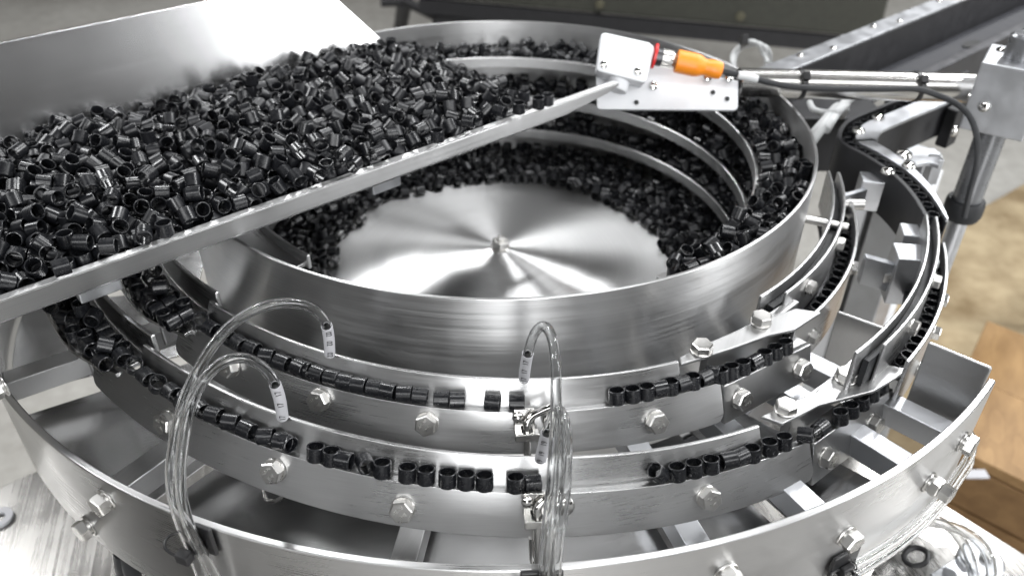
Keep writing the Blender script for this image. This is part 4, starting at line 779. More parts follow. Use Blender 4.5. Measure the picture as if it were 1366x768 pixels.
-1133,256,-709,96,23,1,-111,217,90,69,-11,0,-1396,-739,150,-71,41,0,-1302,-630,155,-10,-2,0,680,872,-706,-82,-55,1,-938,-240,159,11,-57,0,-1248,-95,131,18,61,0,-245,-350,143,-21,-97,0,
202,847,-677,-38,70,1,-1337,-758,139,14,-66,0,-1425,-1158,160,-93,-21,0,-893,-27,-694,61,-78,1,1082,1,-89,0,0,2,935,544,-347,0,0,2,-1135,-885,136,58,-30,0,-1102,23,-661,-79,57,1,
915,732,-517,-57,-53,2,-791,307,-693,-18,-97,1,-812,252,-693,94,-30,1,-967,310,-702,-5,2,1,-573,187,155,-81,57,0,-1061,-1054,121,46,58,0,-1016,42,-702,-5,0,1,-1477,-973,178,-63,-50,0,
34,989,-669,-10,-67,1,-1004,-992,115,2,-70,0,334,1069,-513,8,-72,2,333,928,-683,52,-55,1,1083,345,-101,-36,-56,2,-434,-182,147,55,3,0,839,-748,-92,-32,-20,2,-996,136,-701,-5,1,1,
-368,-438,138,-32,70,0,501,1104,-711,-95,27,1,683,1003,-711,-82,56,1,-323,-101,148,94,28,0,-406,-130,158,3,-3,0,721,719,-701,-14,-98,1,1094,82,-347,0,0,2,1041,259,-704,-5,-99,1,
87,1152,-300,-60,-79,2,986,444,-536,89,43,2,819,317,-664,-62,-25,1,-1378,-1035,-162,0,0,3,734,409,-692,-44,-89,1,965,-477,-95,14,63,2,20,1154,-136,-76,63,2,1164,-349,-90,0,0,2,
65,1101,-303,48,-85,2,-1169,-1277,-160,66,74,3,-943,121,-698,23,-96,1,384,1051,-536,95,29,2,-973,243,-701,92,-37,1,766,688,-690,-60,-51,1,-1134,197,-708,88,-46,1,-647,-398,153,78,61,0,
-1193,-393,110,14,3,0,-890,34,-695,-5,0,1,357,1161,-712,2,5,1,851,866,-711,71,-69,1,1120,259,-536,4,99,2,114,1072,-659,1,5,1,-658,178,150,-45,-71,0,-299,-242,151,44,88,0,
748,790,-346,54,83,2,1073,137,-137,0,0,2,-348,-398,120,63,15,0,659,873,-346,78,61,2,325,1089,-134,-70,69,2,-821,-106,-691,44,-89,1,515,974,-537,0,0,2,-1088,-43,-536,98,14,2,
432,1101,-102,-63,44,2,-1048,-603,150,-22,33,0,-129,-264,126,-82,-22,0,1075,340,-313,-28,-82,2,442,1131,-488,93,-34,2,136,1207,-303,-98,12,2,-884,36,182,80,42,0,-492,-355,154,-76,-49,0,
802,517,-689,-16,64,1,1075,67,-137,0,0,2,-1145,-198,155,-60,32,0,-835,-391,154,-43,-88,0,-1131,-302,134,-68,-41,0,-939,372,-701,83,55,1,-1386,-990,154,40,39,0,-838,-803,131,-8,-83,0,
-1267,-308,119,83,10,0,-694,405,-689,7,-99,1,-33,87,110,-75,-65,0,1171,323,-346,-26,95,2,134,1070,-299,99,9,2,1073,-100,-300,0,0,2,-995,193,-701,75,-64,1,-822,-450,160,22,44,0,
-900,-84,-696,-5,0,1,-574,88,168,-83,-33,0,-1676,-406,104,-71,-59,0,883,616,-137,0,0,2,157,1196,-710,72,-68,1,59,845,-693,0,5,1,-1107,-942,-155,73,67,3,-1451,-648,151,35,86,0,
1076,560,-100,40,-55,2,1018,-533,-90,88,46,2,-1518,-802,143,-37,83,0,675,516,-693,-71,69,1,766,-827,-95,79,-58,2,-1463,-1067,155,43,-10,0,-1061,-127,153,94,28,0,943,545,-536,0,0,2,
-201,-360,125,32,77,0,-733,-846,82,-73,-61,0,-18,1191,-711,0,5,1,1031,403,-706,-96,-23,1,-231,54,153,10,96,0,341,998,-679,-73,16,1,-710,544,-696,-4,3,1,-615,345,134,70,-6,0,
-92,2,122,81,47,0,-575,250,146,-20,-33,0,-1246,-893,150,-56,71,0,-784,-685,155,-86,46,0,-897,140,-696,23,-96,1,-994,-74,-654,98,-10,1,440,1125,-300,-83,54,2,1033,378,-536,96,-23,2,
955,-742,-89,-52,84,2,-1021,-305,151,80,-42,0,946,135,-670,16,75,1,951,687,-95,41,13,2,-1019,-165,154,36,-91,0,942,-695,-101,-82,-51,2,694,-823,-98,-44,-17,2,-1325,-338,143,-88,-14,0,
-383,465,106,79,-12,0,-869,-328,146,-83,20,0,839,-879,-65,65,62,2,653,1025,-536,0,0,2,-709,-542,158,51,-8,0,-1177,-437,110,-25,96,0,384,889,-673,-55,49,1,786,196,-690,-97,-19,1,
-305,280,140,59,-79,0,-264,-139,156,91,38,0,-1094,-1073,86,-79,-19,0,760,949,-104,52,-40,2,1086,350,-536,-21,97,2,-174,998,-678,-30,76,1,522,1086,-118,-60,39,2,-902,428,-700,70,70,1,
-654,-613,154,-37,92,0,1175,276,-347,0,0,2,176,1154,-336,-66,34,2,-863,-139,145,58,-68,0,766,943,-536,77,-62,2,-508,662,-692,-3,5,1,-608,-431,157,62,-72,0,1081,17,-136,22,-97,2,
-276,901,-651,91,-39,0,-1337,-244,110,-98,-12,0,389,813,-695,-39,-91,1,224,1123,-300,90,-42,2,-86,-307,109,0,0,0,-340,-203,137,-97,-22,0,-584,391,120,-57,-16,0,962,647,-709,-68,72,1,
838,785,-536,-53,-84,2,687,780,-703,3,4,1,-997,354,-703,52,84,1,-615,659,-695,85,51,1,1116,459,-346,-57,-81,2,800,903,-346,-89,43,2,785,295,-692,33,-93,1,759,348,-692,5,2,1,
715,467,-693,4,3,1,-955,-896,143,-17,69,0,1150,367,-89,71,-69,2,-879,-538,148,69,-43,0,-767,340,124,52,-63,0,-2,-26,110,21,-4,0,-729,449,-694,-4,3,1,-741,-720,113,30,-62,0,
-1104,-240,149,-74,-51,0,-194,779,-690,-3,9,0,355,1159,-301,-31,-92,2,1002,209,-702,-46,88,1,-440,1119,-99,-54,-41,2,-868,-434,140,-61,-75,0,1015,561,-708,-99,-5,1,-563,-705,111,0,1,0,
-1379,-1082,-162,0,0,3,97,1015,-671,-36,70,1,539,579,-688,-97,19,1,1172,174,-347,0,0,2,-771,355,-693,96,-22,1,242,1144,-110,-60,59,2,779,391,-694,-44,-89,1,671,708,-699,-98,14,1,
-818,84,-691,-8,-99,1,335,1114,-306,94,-31,2,658,916,-708,3,4,1,-656,631,-696,-4,4,1,-646,-547,162,-83,-47,0,487,916,-702,16,-98,1,769,455,-695,-93,-35,1,853,803,-709,-59,-79,1,
841,747,-707,64,-75,1,821,424,-671,-50,80,1,-569,674,-694,50,-85,1,-616,215,157,-74,-65,0,-490,-576,107,-71,61,0,-1054,-431,154,74,62,0,1086,32,-346,98,11,2,945,592,-706,-71,69,1,
-411,-83,156,-74,-20,0,305,1095,-707,-52,-84,1,1048,431,-537,0,0,2,1018,390,-346,9,-99,2,1017,535,-346,85,51,2,500,690,-693,-83,-54,1,159,1204,-105,75,-2,2,883,655,-346,40,-90,2,
154,881,-695,-68,-72,1,648,461,-689,-94,-29,1,-726,-92,157,-52,82,0,844,689,-705,-99,-2,1,1122,172,-346,96,-26,2,-986,-447,-346,-64,75,2,-937,122,143,2,77,0,213,1195,-711,-98,12,1,
-104,-187,128,86,-48,0,1010,512,-708,5,2,1,-138,-317,106,16,40,0,620,1044,-711,85,-50,1,-1441,-213,114,70,68,0,-1308,-1097,112,-27,8,0,375,1105,-536,0,0,2,546,961,-129,-25,-88,2,
31,1148,-709,0,5,1,-1345,-909,156,-98,-12,0,953,472,-704,42,-90,1,907,503,-703,4,3,1,836,640,-703,-99,-2,1,7,838,-692,-83,-54,1,-1005,-1073,94,57,47,0,-258,839,-694,99,4,1,
-1393,-446,155,-87,36,0,936,704,-709,-95,-27,1,897,751,-709,-90,-41,1,405,1107,-710,2,5,1,-84,802,-690,-1,9,1,769,935,-711,-79,59,1,450,1076,-710,2,5,1,614,761,-699,-43,-89,1,
1007,664,-346,32,-94,2,384,1072,-347,0,0,2,1084,375,-709,5,2,1,-420,685,-690,-5,8,1,436,797,-696,-37,-92,1,-1101,104,-706,98,-15,1,1021,326,-704,-6,-99,1,-910,331,-699,80,58,1,
1185,219,-99,98,15,2,-1187,-174,136,-10,84,0,-360,-148,139,3,-73,0,740,-783,-100,47,64,2,842,875,-537,0,0,2,-70,228,64,16,-98,0,-103,1067,-705,0,5,1,-247,783,-691,86,-48,0,
-1405,-824,161,97,17,0,522,759,-696,69,-71,1,1154,334,-536,-64,-76,2,1126,269,-346,33,-93,2,-1294,-202,93,9,-70,0,1106,307,-537,0,0,2,-1334,-292,125,17,58,0,948,526,-705,-88,-46,1,
133,928,-698,1,5,1,108,832,-692,6,-99,1,1141,118,-346,99,-6,2,-1155,-786,147,57,-21,0,-800,-623,146,57,-10,0,-385,792,-694,-54,-83,1,1143,-90,-90,-46,-88,2,468,853,-700,3,4,1,
960,540,-136,84,-52,2,733,770,-704,4,4,1,-1206,-347,106,-97,-16,0,612,987,-709,-7,-99,1,-1196,-29,112,-1,98,0,1045,321,-137,0,0,2,194,1070,-537,0,0,2,54,1200,-306,72,-29,2,
-649,113,131,65,-42,0,-1213,-923,-155,-84,-52,3,-430,-229,154,-89,5,0,1051,608,-711,-49,86,1,-304,99,128,-64,-20,0,-1071,272,-706,-3,-99,1,433,965,-703,-93,35,1,-687,22,140,19,-79,0,
288,785,-692,-10,-98,1,220,803,-692,-86,-49,1,178,990,-701,10,-98,1,-1289,-1243,119,53,61,0,915,677,-536,-71,-69,2,885,818,-537,0,0,2,478,732,-694,54,-83,1,-531,705,-695,-3,4,1,
-824,-41,148,-20,40,0,565,785,-699,3,4,1,1122,165,-518,-50,53,2,-1503,-853,153,-33,93,0,-38,1123,-707,-97,-20,1,548,949,-346,-84,53,2,1095,310,-346,89,44,2,-236,1170,-136,-57,81,2,
-786,-421,143,71,-40,0,1212,-94,-101,-4,-71,2,381,747,-692,-99,5,1,419,851,-698,2,5,1,485,788,-697,3,4,1,550,626,-692,-97,19,1,669,578,-695,4,3,1,1039,337,-346,4,-99,2,
-831,-574,147,-72,-6,0,26,-213,111,-76,-63,0,455,1062,-127,50,-31,2,388,1044,-707,2,5,1,-132,142,105,-14,-88,0,44,1194,-711,0,5,1,-1083,52,-705,-5,0,1,994,276,-702,-5,-99,1,
57,1201,-136,12,98,2,-397,-556,95,-15,-70,0,-1381,-501,157,0,-1,0,-774,-491,146,-82,23,0,-459,3,157,-8,-2,0,708,827,-705,-67,-73,1,-167,-112,149,-2,-77,0,847,851,-346,0,0,2,
-930,280,-700,-5,1,1,258,832,-694,2,5,1,-373,118,136,-76,10,0,-1351,-1198,126,-88,-20,0,1207,-28,-101,49,-55,2,884,669,-118,65,-42,2,-399,736,-692,-58,-80,1,819,581,-701,-85,-51,1,
-27,-123,156,2,3,0,-959,-433,111,-70,-70,0,1010,527,-536,57,81,2,-913,-955,64,-42,90,0,1121,211,-536,-99,4,2,623,937,-96,37,84,2,702,905,-346,-47,-87,2,-56,1051,-703,-11,-98,1,
-1024,241,-704,-5,1,1,996,579,-347,0,0,2,692,980,-347,0,0,2,571,914,-308,46,77,2,-828,259,110,86,-49,0,798,724,-704,64,-75,1,-990,-570,154,22,8,0,-736,149,110,19,-97,0,
-824,363,-695,97,-18,1,331,1038,-347,0,0,2,686,954,-105,61,37,2,-365,843,-650,53,-84,1,1129,444,-711,35,-93,1,-1113,316,-708,93,-34,1,895,-610,-106,-68,-34,2,441,1028,-706,-97,21,1,
-556,515,108,-75,65,0,-147,1035,-694,9,60,1,-1596,-729,158,-83,-54,0,1087,-194,-136,98,-11,2,-1098,-961,97,0,-98,0,-44,1144,-136,70,70,2,1179,290,-537,0,0,2,-435,92,134,-84,35,0,
913,802,-347,0,0,2,884,208,-696,-97,-19,1,651,1013,-346,0,0,2,153,1083,-706,1,5,1,425,1079,-526,-35,73,2,45,894,-695,-11,-98,1,-210,827,-693,4,-99,1,201,1099,-707,1,5,1,
1049,611,-536,47,-87,2,156,823,-692,-99,-6,1,6,-172,131,-26,-76,0,873,749,-536,53,84,2,800,815,-536,0,0,2,-1027,-836,111,0,0,0,-12,1201,-136,40,-90,2,-1593,-663,150,-59,73,0,
-1226,-1152,111,0,0,0,1204,162,-98,-8,73,2,-992,-356,148,98,16,0,609,935,-706,-99,-7,1,-157,1138,-137,0,0,2,230,892,-696,-35,-92,1,-121,-95,110,54,82,0,-212,148,117,82,26,0,
-668,399,111,-27,94,0,766,943,-346,0,0,2,-937,-940,111,-3,3,0,354,1151,-136,62,77,2,-142,807,-690,75,-64,1,95,885,-695,-21,-97,1,820,-847,-99,53,-68,2,1048,-572,-90,88,45,2,
801,812,-136,49,86,2,-858,415,-670,33,66,1,-1349,-1349,98,-59,64,0,-149,902,-672,-70,5,1,-305,833,-695,-2,5,1,-1089,-844,153,-69,-67,0,-5,1071,-704,21,-97,1,-1378,-554,158,33,-5,0,
-699,-249,171,-15,49,0,-521,-306,144,53,-55,0,846,728,-347,0,0,2,502,630,-689,-24,-96,1,769,852,-536,-65,-75,2,253,1055,-705,-97,-18,1,250,1103,-708,1,5,1,-380,248,132,-57,60,0,
-821,204,-693,-5,1,1,-1576,-324,126,-59,-51,0,-730,-773,64,66,74,0,935,294,-699,-99,7,1,-704,646,-699,-4,4,1,-833,-178,152,-74,-24,0,1158,-45,-91,0,0,2,-498,1099,-89,0,0,2,
-785,-772,146,20,69,0,278,1142,-710,1,5,1,-163,56,113,-13,-52,0,437,907,-701,-99,-3,1,286,1012,-703,48,-86,1,140,1036,-703,-55,-82,1,55,946,-698,0,5,1,-601,488,109,67,-73,0,
-122,852,-693,-64,-75,1,552,1056,-536,4,99,2,-869,199,-695,99,1,1,-443,396,135,-35,92,0,-152,-174,144,-41,-58,0,-307,883,-697,99,-5,1,-807,409,-696,-5,2,1,606,1038,-537,0,0,2,
984,385,-703,23,-96,1,-1277,-1274,64,69,-71,0,491,977,-706,2,5,1,-342,532,64,-4,99,0,-541,-406,123,-63,-47,0,-754,-831,128,-43,40,0,-1365,-396,150,60,70,0,-1112,-804,170,-48,68,0,
-1458,-841,137,-77,-30,0,578,839,-692,60,20,1,-758,98,106,98,-1,0,-368,40,131,-56,-25,0,85,1153,-135,96,24,2,805,899,-110,-59,-53,2,-1029,310,-704,62,77,1,-473,199,117,68,-68,0,
849,-664,-90,73,67,2,-967,-277,144,25,-69,0,-642,-73,126,18,-31,0,994,-664,-90,-95,28,2,732,858,-102,27,-67,2,948,341,-701,5,2,1,-937,-588,145,44,52,0,-1383,-322,135,48,72,0,
-1175,-436,63,0,0,0,-433,805,-696,89,-43,1,507,1039,-136,-79,59,2,-1184,-912,153,-92,-35,0,736,634,-699,-4,-99,1,494,1098,-537,0,0,2,-226,-197,141,25,-40,0,-369,-68,130,78,-26,0,
703,972,-536,-96,23,2,398,1148,-535,94,-32,2,-36,22,120,-82,23,0,-1293,-1051,108,-29,-94,0,282,880,-696,-99,8,1,1126,-433,-85,-73,39,2,-1528,-443,162,5,-97,0,-1357,-821,147,10,-61,0,
-34,-222,64,-61,78,0,-924,-525,122,56,75,0,-121,1200,-136,45,-88,2,-702,-627,148,-89,-37,0,1032,528,-136,-38,91,2,958,639,-136,-43,89,2,243,1090,-136,76,63,2,-1030,-626,112,-70,-69,0,
-586,-545,153,-34,25,0,-845,-288,155,31,93,0,-134,-28,110,0,0,0,-1184,-945,-106,99,-5,3,282,1040,-347,0,0,2,702,545,-666,49,51,1,-892,186,111,0,0,0,567,1024,-710,3,4,1,
-333,-513,90,-52,-43,0,877,96,-695,5,1,1,1080,485,-326,75,20,2,-1325,-1275,96,65,54,0,-487,132,131,-14,-58,0,-1635,-473,109,-3,1,0,-107,90,110,29,-86,0,-173,-223,127,18,-81,0,
-723,-218,144,37,-76,0,-202,1127,-136,97,22,2,628,820,-702,-62,-77,1,394,991,-703,-93,35,1,-473,535,99,71,51,0,559,977,-707,-26,-95,1,-1231,-788,144,-53,56,0,123,-87,64,-43,-89,0,
191,1185,-136,-41,-90,2,-236,208,112,32,27,0,963,721,-346,-92,-37,2,-1325,-501,150,-29,-32,0,-1633,-373,110,-3,11,0,-108,1154,-136,88,45,2,-1338,-1010,132,-80,16,0,-997,-627,151,-20,89,0,
-1169,-492,115,13,-49,0,1084,222,-337,-22,-71,2,-1113,19,109,-13,-96,0,689,630,-696,-99,4,1,383,1120,-346,20,97,2,-1291,-918,156,88,45,0,-683,-432,157,-70,-69,0,912,66,-663,33,76,1,
-415,622,65,-94,30,0,-904,237,107,68,57,0,185,920,-697,80,-58,1,1145,-102,-136,0,0,2,-1184,-577,157,-39,91,0,-972,408,-704,-5,2,1,-668,343,109,-90,-41,0,-986,-687,157,77,63,0,
46,80,68,-9,-21,0,-1048,67,133,-54,-83,0,431,718,-681,-72,-46,1,-384,-222,140,19,-84,0,-352,828,-696,-5,4,1,526,816,-700,3,4,1,715,896,-136,-98,14,2,1143,-190,-136,-92,-37,2,
555,1000,-536,-78,-61,2,127,976,-700,1,5,1,-654,-126,151,28,-29,0,-868,-854,74,51,-54,0,1113,477,-136,78,62,2,-408,1141,-127,58,44,2,111,1204,-136,91,-40,2,-1632,-690,138,-63,72,0,
-869,-654,142,41,51,0,290,1153,-314,71,-29,2,223,1178,-315,62,-39,2,-71,1167,-710,0,5,1,47,1090,-706,0,5,1,-55,1002,-701,98,-15,1,-104,1003,-701,-18,-97,1,866,594,-704,4,3,1,
-331,-336,136,-24,47,0,-315,-434,112,23,-35,0,-699,-143,153,-15,67,0,-435,-515,161,-92,-33,0,-415,820,-654,19,47,1,-1421,-296,147,-7,-45,0,-1373,-1044,165,85,-22,0,1021,432,-137,0,0,2,
-824,-111,130,5,81,0,-1419,-780,139,-71,41,0,-510,473,103,-64,-54,0,994,675,-136,88,45,2,822,854,-137,0,0,2,-257,890,-697,-1,5,1,623,978,-536,-71,69,2,-964,30,-699,36,92,1,
-355,1162,-137,0,0,2,-1171,-270,110,-97,-21,0,564,1065,-135,53,83,2,-734,-778,118,-92,-19,0,-112,1137,-708,-58,-80,1,-936,-49,-698,-5,0,1,-739,505,-696,-4,3,1,-6,1022,-701,-97,-21,1,
1037,476,-346,-25,96,2,-603,-280,164,36,-66,0,-440,-50,136,61,-57,0,-214,-242,108,46,-87,0,556,920,-704,-30,-94,1,-574,15,157,81,57,0,-1363,-990,-162,0,0,3,-367,1064,-112,-66,-22,2,
-840,-501,148,37,89,0,802,-786,-93,-59,79,2,27,-78,100,16,60,0,-162,-67,120,-87,47,0,-295,431,100,78,41,0,-574,325,110,79,60,0,-1044,5,-703,57,81,1,269,1110,-347,0,0,2,
-298,-475,73,29,71,0,-1393,-223,94,34,-40,0,-1054,-547,142,77,62,0,-769,-369,140,48,6,0,843,540,-700,51,-85,1,-1345,-1060,121,46,76,0,-67,1204,-136,38,-91,2,307,831,-694,-3,-99,1,
-307,785,-693,-2,5,1,-1679,-542,141,12,-77,0,1135,124,-136,0,0,2,-295,187,104,58,-31,0,-312,-291,109,0,-99,0,-19,884,-694,75,-64,1,-871,272,-687,52,31,1,-63,857,-693,-79,-60,1,
433,1124,-347,0,0,2,338,785,-694,2,5,1,736,-963,-74,-54,-47,2,945,640,-536,69,-71,2,-577,-556,108,75,64,0,-819,-158,-692,-6,-1,1,-85,-250,112,26,-95,0,89,-47,63,0,0,0,
-257,426,64,-62,-77,0,-861,-134,-694,-5,-1,1,-1045,172,-703,88,45,1,-1253,-260,110,95,-26,0,-741,-280,144,-35,-56,0,-1013,-106,138,4,-83,0,-1140,-985,126,-60,-31,0,277,1108,-535,-19,-97,2,
-970,-609,116,-59,-42,0,723,874,-536,65,75,2,-493,287,127,52,-39,0,-886,-738,145,90,-29,0,-243,939,-656,-40,-90,1,-1244,-1056,110,-1,-1,0,605,-953,-136,95,28,2,-350,758,-691,-58,-80,1,
-827,-235,156,-29,-84,0,148,1069,-346,99,-2,2,291,1180,-135,26,96,2,698,917,-537,0,0,2,-923,-185,138,-5,59,0,-883,372,-698,80,58,1,355,837,-670,7,-70,1,-436,171,131,23,66,0,
-50,-167,120,55,-14,0,1081,186,-136,21,97,2,-989,-867,110,0,1,0,1123,324,-709,-46,-88,1,1135,402,-346,99,2,2,-311,1039,-136,89,43,2,977,431,-705,5,2,1,903,565,-704,-71,69,1,
-1038,-376,112,11,-22,0,520,1016,-708,2,5,1,608,886,-704,-99,-7,1,1062,573,-346,38,-91,2,-945,-350,145,7,-68,0,1041,478,-537,0,0,2,-1277,-1099,-162,0,0,3,-494,807,-698,-83,-53,1,
-1176,-868,111,46,88,0,-1492,-536,142,58,56,0,798,903,-536,0,0,2,-980,-374,105,-58,-77,0,852,329,-696,-37,92,1,-367,378,111,0,0,0,90,1110,-707,0,5,1,-1078,-1122,64,7,99,0,
-942,-915,63,0,0,0,606,706,-697,-71,-69,1,553,723,-696,-71,-69,1,334,877,-697,-99,2,1,-106,908,-696,-1,-99,1,-515,754,-697,-3,4,1,-324,142,121,-76,-32,0,-815,-344,152,4,-4,0,
-592,-379,151,-67,-73,0,229,948,-700,1,5,1,-1293,-430,135,16,-49,0,-1124,-436,64,0,0,0,-1149,-360,112,95,27,0,-789,-724,122,24,-70,0,-1064,216,-705,88,45,1,-545,-52,126,11,57,0,
778,-746,-87,-55,-47,2,-329,1085,-136,-32,94,2,-1159,-1036,109,0,0,0,-1421,-1085,111,-4,-7,0,1066,433,-347,0,0,2,-709,-369,135,-62,51,0,-517,-631,152,65,-63,0,976,722,-115,-31,52,2,
921,-559,-99,80,-46,2,1135,-3,-89,0,0,2,-962,-711,109,38,21,0,-1322,-561,149,-55,33,0,-328,920,-665,58,-47,1,1094,-55,-136,35,-93,2,1011,465,-707,5,2,1,-777,-9,131,-51,23,0,
1209,-62,-136,-99,6,2,-527,732,-649,-54,-83,1,86,1098,-346,14,-98,2,-911,-324,167,50,64,0,-1193,-76,112,-3,99,0,-536,105,146,55,-54,0,-776,477,-696,84,52,1,-401,857,-698,29,-94,1,
-636,-315,156,54,-79,0,766,851,-136,43,89,2,384,1097,-136,-99,-6,2,283,1116,-137,0,0,2,-590,734,-697,-61,-78,1,448,1126,-536,86,-48,2,1082,518,-536,-70,-70,2,1110,-486,-89,-89,39,2,
-9,969,-699,-99,-10,1,870,849,-137,0,0,2,-1072,-662,138,43,-68,0,-822,-759,102,87,44,0,-130,277,64,24,96,0,-710,104,111,4,-99,0,-269,364,101,-81,21,0,834,205,-693,16,-98,1,
-779,-248,134,-24,-56,0,-1100,-134,110,43,-2,0,-620,-582,131,-39,90,0,-644,-713,72,-72,-48,0,-1183,-1155,64,91,39,0,-1439,-1041,111,-42,90,0,-193,104,104,-33,-68,0,-450,481,113,-95,27,0,
925,410,-702,5,2,1,303,963,-701,-75,-65,1,-688,152,109,0,0,0,-188,-378,63,0,0,0,1091,534,-346,0,0,2,-702,-815,64,67,-73,0,-1281,-486,116,94,13,0,707,-918,-91,-24,-22,2,
-696,-298,145,-47,-79,0,452,1036,-536,89,43,2,328,1113,-536,99,2,2,-761,-666,110,97,20,0,-1235,-595,123,91,38,0,-741,-403,114,16,-14,0,-1592,-409,110,42,10,0,-815,-674,110,-58,80,0,
386,1015,-346,74,-66,2,-577,-116,132,38,-75,0,181,1201,-346,98,-15,2,-512,-453,110,17,-97,0,-1571,-770,156,84,52,0,220,1073,-346,-99,-1,2,-1374,-1207,85,-62,-63,0,1128,423,-136,11,-98,2,
1050,593,-137,0,0,2,1030,638,-136,66,-74,2,-1346,-449,122,-51,-70,0,-1086,-753,110,0,-2,0,-285,930,-700,-1,5,1,1214,53,-137,0,0,2,205,1048,-704,-99,-8,1,908,626,-706,-69,-71,1,
-476,-215,119,-54,-75,0,949,592,-346,98,-12,2,-1674,-604,137,-5,-80,0,-1198,-962,126,88,26,0,-1051,-999,110,99,3,0,142,1138,-136,0,0,2,-1369,-1319,65,93,34,0,-1312,-1061,-162,0,0,3,
872,740,-136,-54,-83,2,555,1015,-137,0,0,2,-1152,-934,107,-80,-34,0,1094,278,-136,-86,-50,2,-274,1117,-137,0,0,2,-1201,-1081,106,-27,-88,0,-765,591,-699,90,41,1,-1714,-588,158,-92,25,0,
687,-869,-137,0,0,2,-882,-910,63,0,0,0,1200,191,-136,97,20,2,333,1044,-706,2,5,1,-1078,92,104,-68,-56,0,-225,995,-655,41,-90,1,-839,-873,106,-71,15,0,-1335,-1141,108,-55,11,0,
380,939,-701,6,-99,1,1139,63,-346,-48,-86,2,1080,386,-346,2,-99,2,-1109,-643,106,43,83,0,-419,355,109,0,0,0,-524,43,138,-59,36,0,-4,1077,-310,62,-5,2,928,784,-536,65,-74,2,
1137,388,-536,93,34,2,-1209,-827,110,9,-1,0,51,1024,-702,92,-37,1,644,664,-697,-28,-95,1,-1439,-435,163,43,37,0,-446,758,-695,-3,4,1,901,354,-699,-99,0,1,-625,205,111,0,0,0,
-677,-510,134,-54,-72,0,842,156,-693,0,-99,1,1184,233,-536,-65,75,2,652,940,-536,68,72,2,-744,-171,136,-94,-21,0,-401,-499,108,-91,-33,0,-94,173,64,60,79,0,-21,-76,110,-96,25,0,
-228,358,63,0,0,0,-860,106,110,-36,92,0,962,709,-537,0,0,2,72,-95,91,-18,-70,0,-151,229,64,16,98,0,-164,345,65,-98,16,0,-1059,-283,119,33,59,0,-1043,-926,112,-99,-4,0,
-1130,-1078,114,-79,-19,0,-1309,-865,148,50,-21,0,-1337,-956,149,13,-98,0,-1302,-1318,64,0,0,0,-1497,-909,146,-45,74,0,-1425,-529,158,12,-69,0,1095,442,-536,0,0,2,1060,564,-537,0,0,2,
1002,674,-536,86,-49,2,199,1122,-136,-80,-59,2,-182,1194,-136,96,-23,2,-304,1168,-136,-94,30,2,534,875,-702,3,4,1,-552,-346,148,56,77,0,-43,-167,64,6,-99,0,223,1121,-347,0,0,2,
-549,-596,120,42,74,0,-204,-327,90,-1,75,0,-697,233,149,90,37,0,-753,41,109,42,67,0,-475,-620,64,-38,-92,0,-287,-232,103,59,-72,0,127,1189,-346,-97,21,2,-97,-301,64,0,0,0,
-182,-284,122,-13,47,0,-551,-222,133,-59,-38,0,-154,1104,-706,58,-80,1,-768,-753,91,36,-63,0,-837,-624,109,37,-9,0,-358,883,-699,-2,5,1,-853,217,103,57,80,0,-448,-254,110,-15,-47,0,
-954,-835,111,-78,-61,0,420,1140,-127,-80,30,2,1045,472,-136,-50,-86,2,86,1062,-704,0,5,1,82,1147,-347,0,0,2,-994,-313,110,23,-96,0,-394,79,116,52,65,0,-792,-810,105,-63,-76,0,
-849,-719,109,-73,-44,0,1176,-304,-137,0,0,2,28,1155,-346,58,80,2,-324,-409,64,-5,99,0,-932,466,-703,-5,2,1,-852,14,143,9,-49,0,-577,-711,64,-79,60,0,-1272,-1188,71,40,-13,0,
-1142,-36,93,-58,-43,0,-736,-541,119,-85,1,0,-976,-151,140,-91,-31,0,-1327,-670,140,-62,45,0,-1262,-530,108,-94,-25,0,-1103,14,-536,-87,-47,2,-1201,-684,130,48,-26,0,-82,1185,-305,-42,86,2,
749,544,-697,-95,-28,1,-1399,-373,123,-82,-10,0,-807,104,111,0,0,0,-1586,-711,109,0,0,0,-1182,-582,111,0,0,0,-979,-71,-700,-5,0,1,948,236,-699,-83,54,1,226,998,-702,1,5,1,
786,637,-701,2,-99,1,652,942,-136,-51,85,2,-801,-872,64,0,0,0,1082,-113,-136,47,87,2,-1618,-621,150,80,55,0,-1243,-961,106,90,24,0,-909,-881,106,-61,65,0,-318,380,109,-18,-95,0,
-831,-825,65,60,-79,0,-974,-719,64,-47,87,0,-837,316,-695,97,-18,1,928,683,-136,-30,94,2,-1467,-492,154,58,59,0,-1541,-466,121,28,24,0,-1252,-837,154,-77,-57,0,900,-748,-93,-79,-51,2,
-1065,-1009,63,0,0,0,-1052,-1067,64,-23,96,0,1011,-457,-101,56,-26,2,-914,-466,112,-77,62,0,-347,471,65,70,-70,0,-635,709,-698,76,64,1,-1168,-484,64,-98,-10,0,-1139,-131,-536,21,-97,2,
-411,410,102,62,16,0,-437,293,131,-83,-25,0,1162,-57,-137,0,0,2,1132,-8,-136,-26,-95,2,1125,238,-137,0,0,2,1128,325,-136,-89,43,2,-1375,-1103,104,-50,-85,0,-1353,-594,118,-37,-51,0,
-1486,-452,130,32,71,0,1132,186,-135,28,95,2,-475,-395,109,-98,-10,0,1127,-245,-136,-95,26,2,912,162,-697,-88,-45,1,875,287,-697,5,2,1,-1084,-694,104,78,-53,0,726,587,-698,4,3,1,
-1307,-807,149,78,55,0,-195,1049,-704,-54,-83,1,917,697,-346,40,-90,2,840,779,-346,97,-19,2,-1030,-345,-347,0,0,2,440,1056,-346,90,41,2,605,1050,-347,0,0,2,-670,-198,143,-77,-21,0,
-967,16,128,64,48,0,-453,-487,125,-15,75,0,-654,8,107,62,56,0,-877,68,147,53,64,0,-353,216,110,-72,-68,0,-84,-242,65,76,63,0,-173,298,70,-91,23,0,-274,242,109,0,0,0,
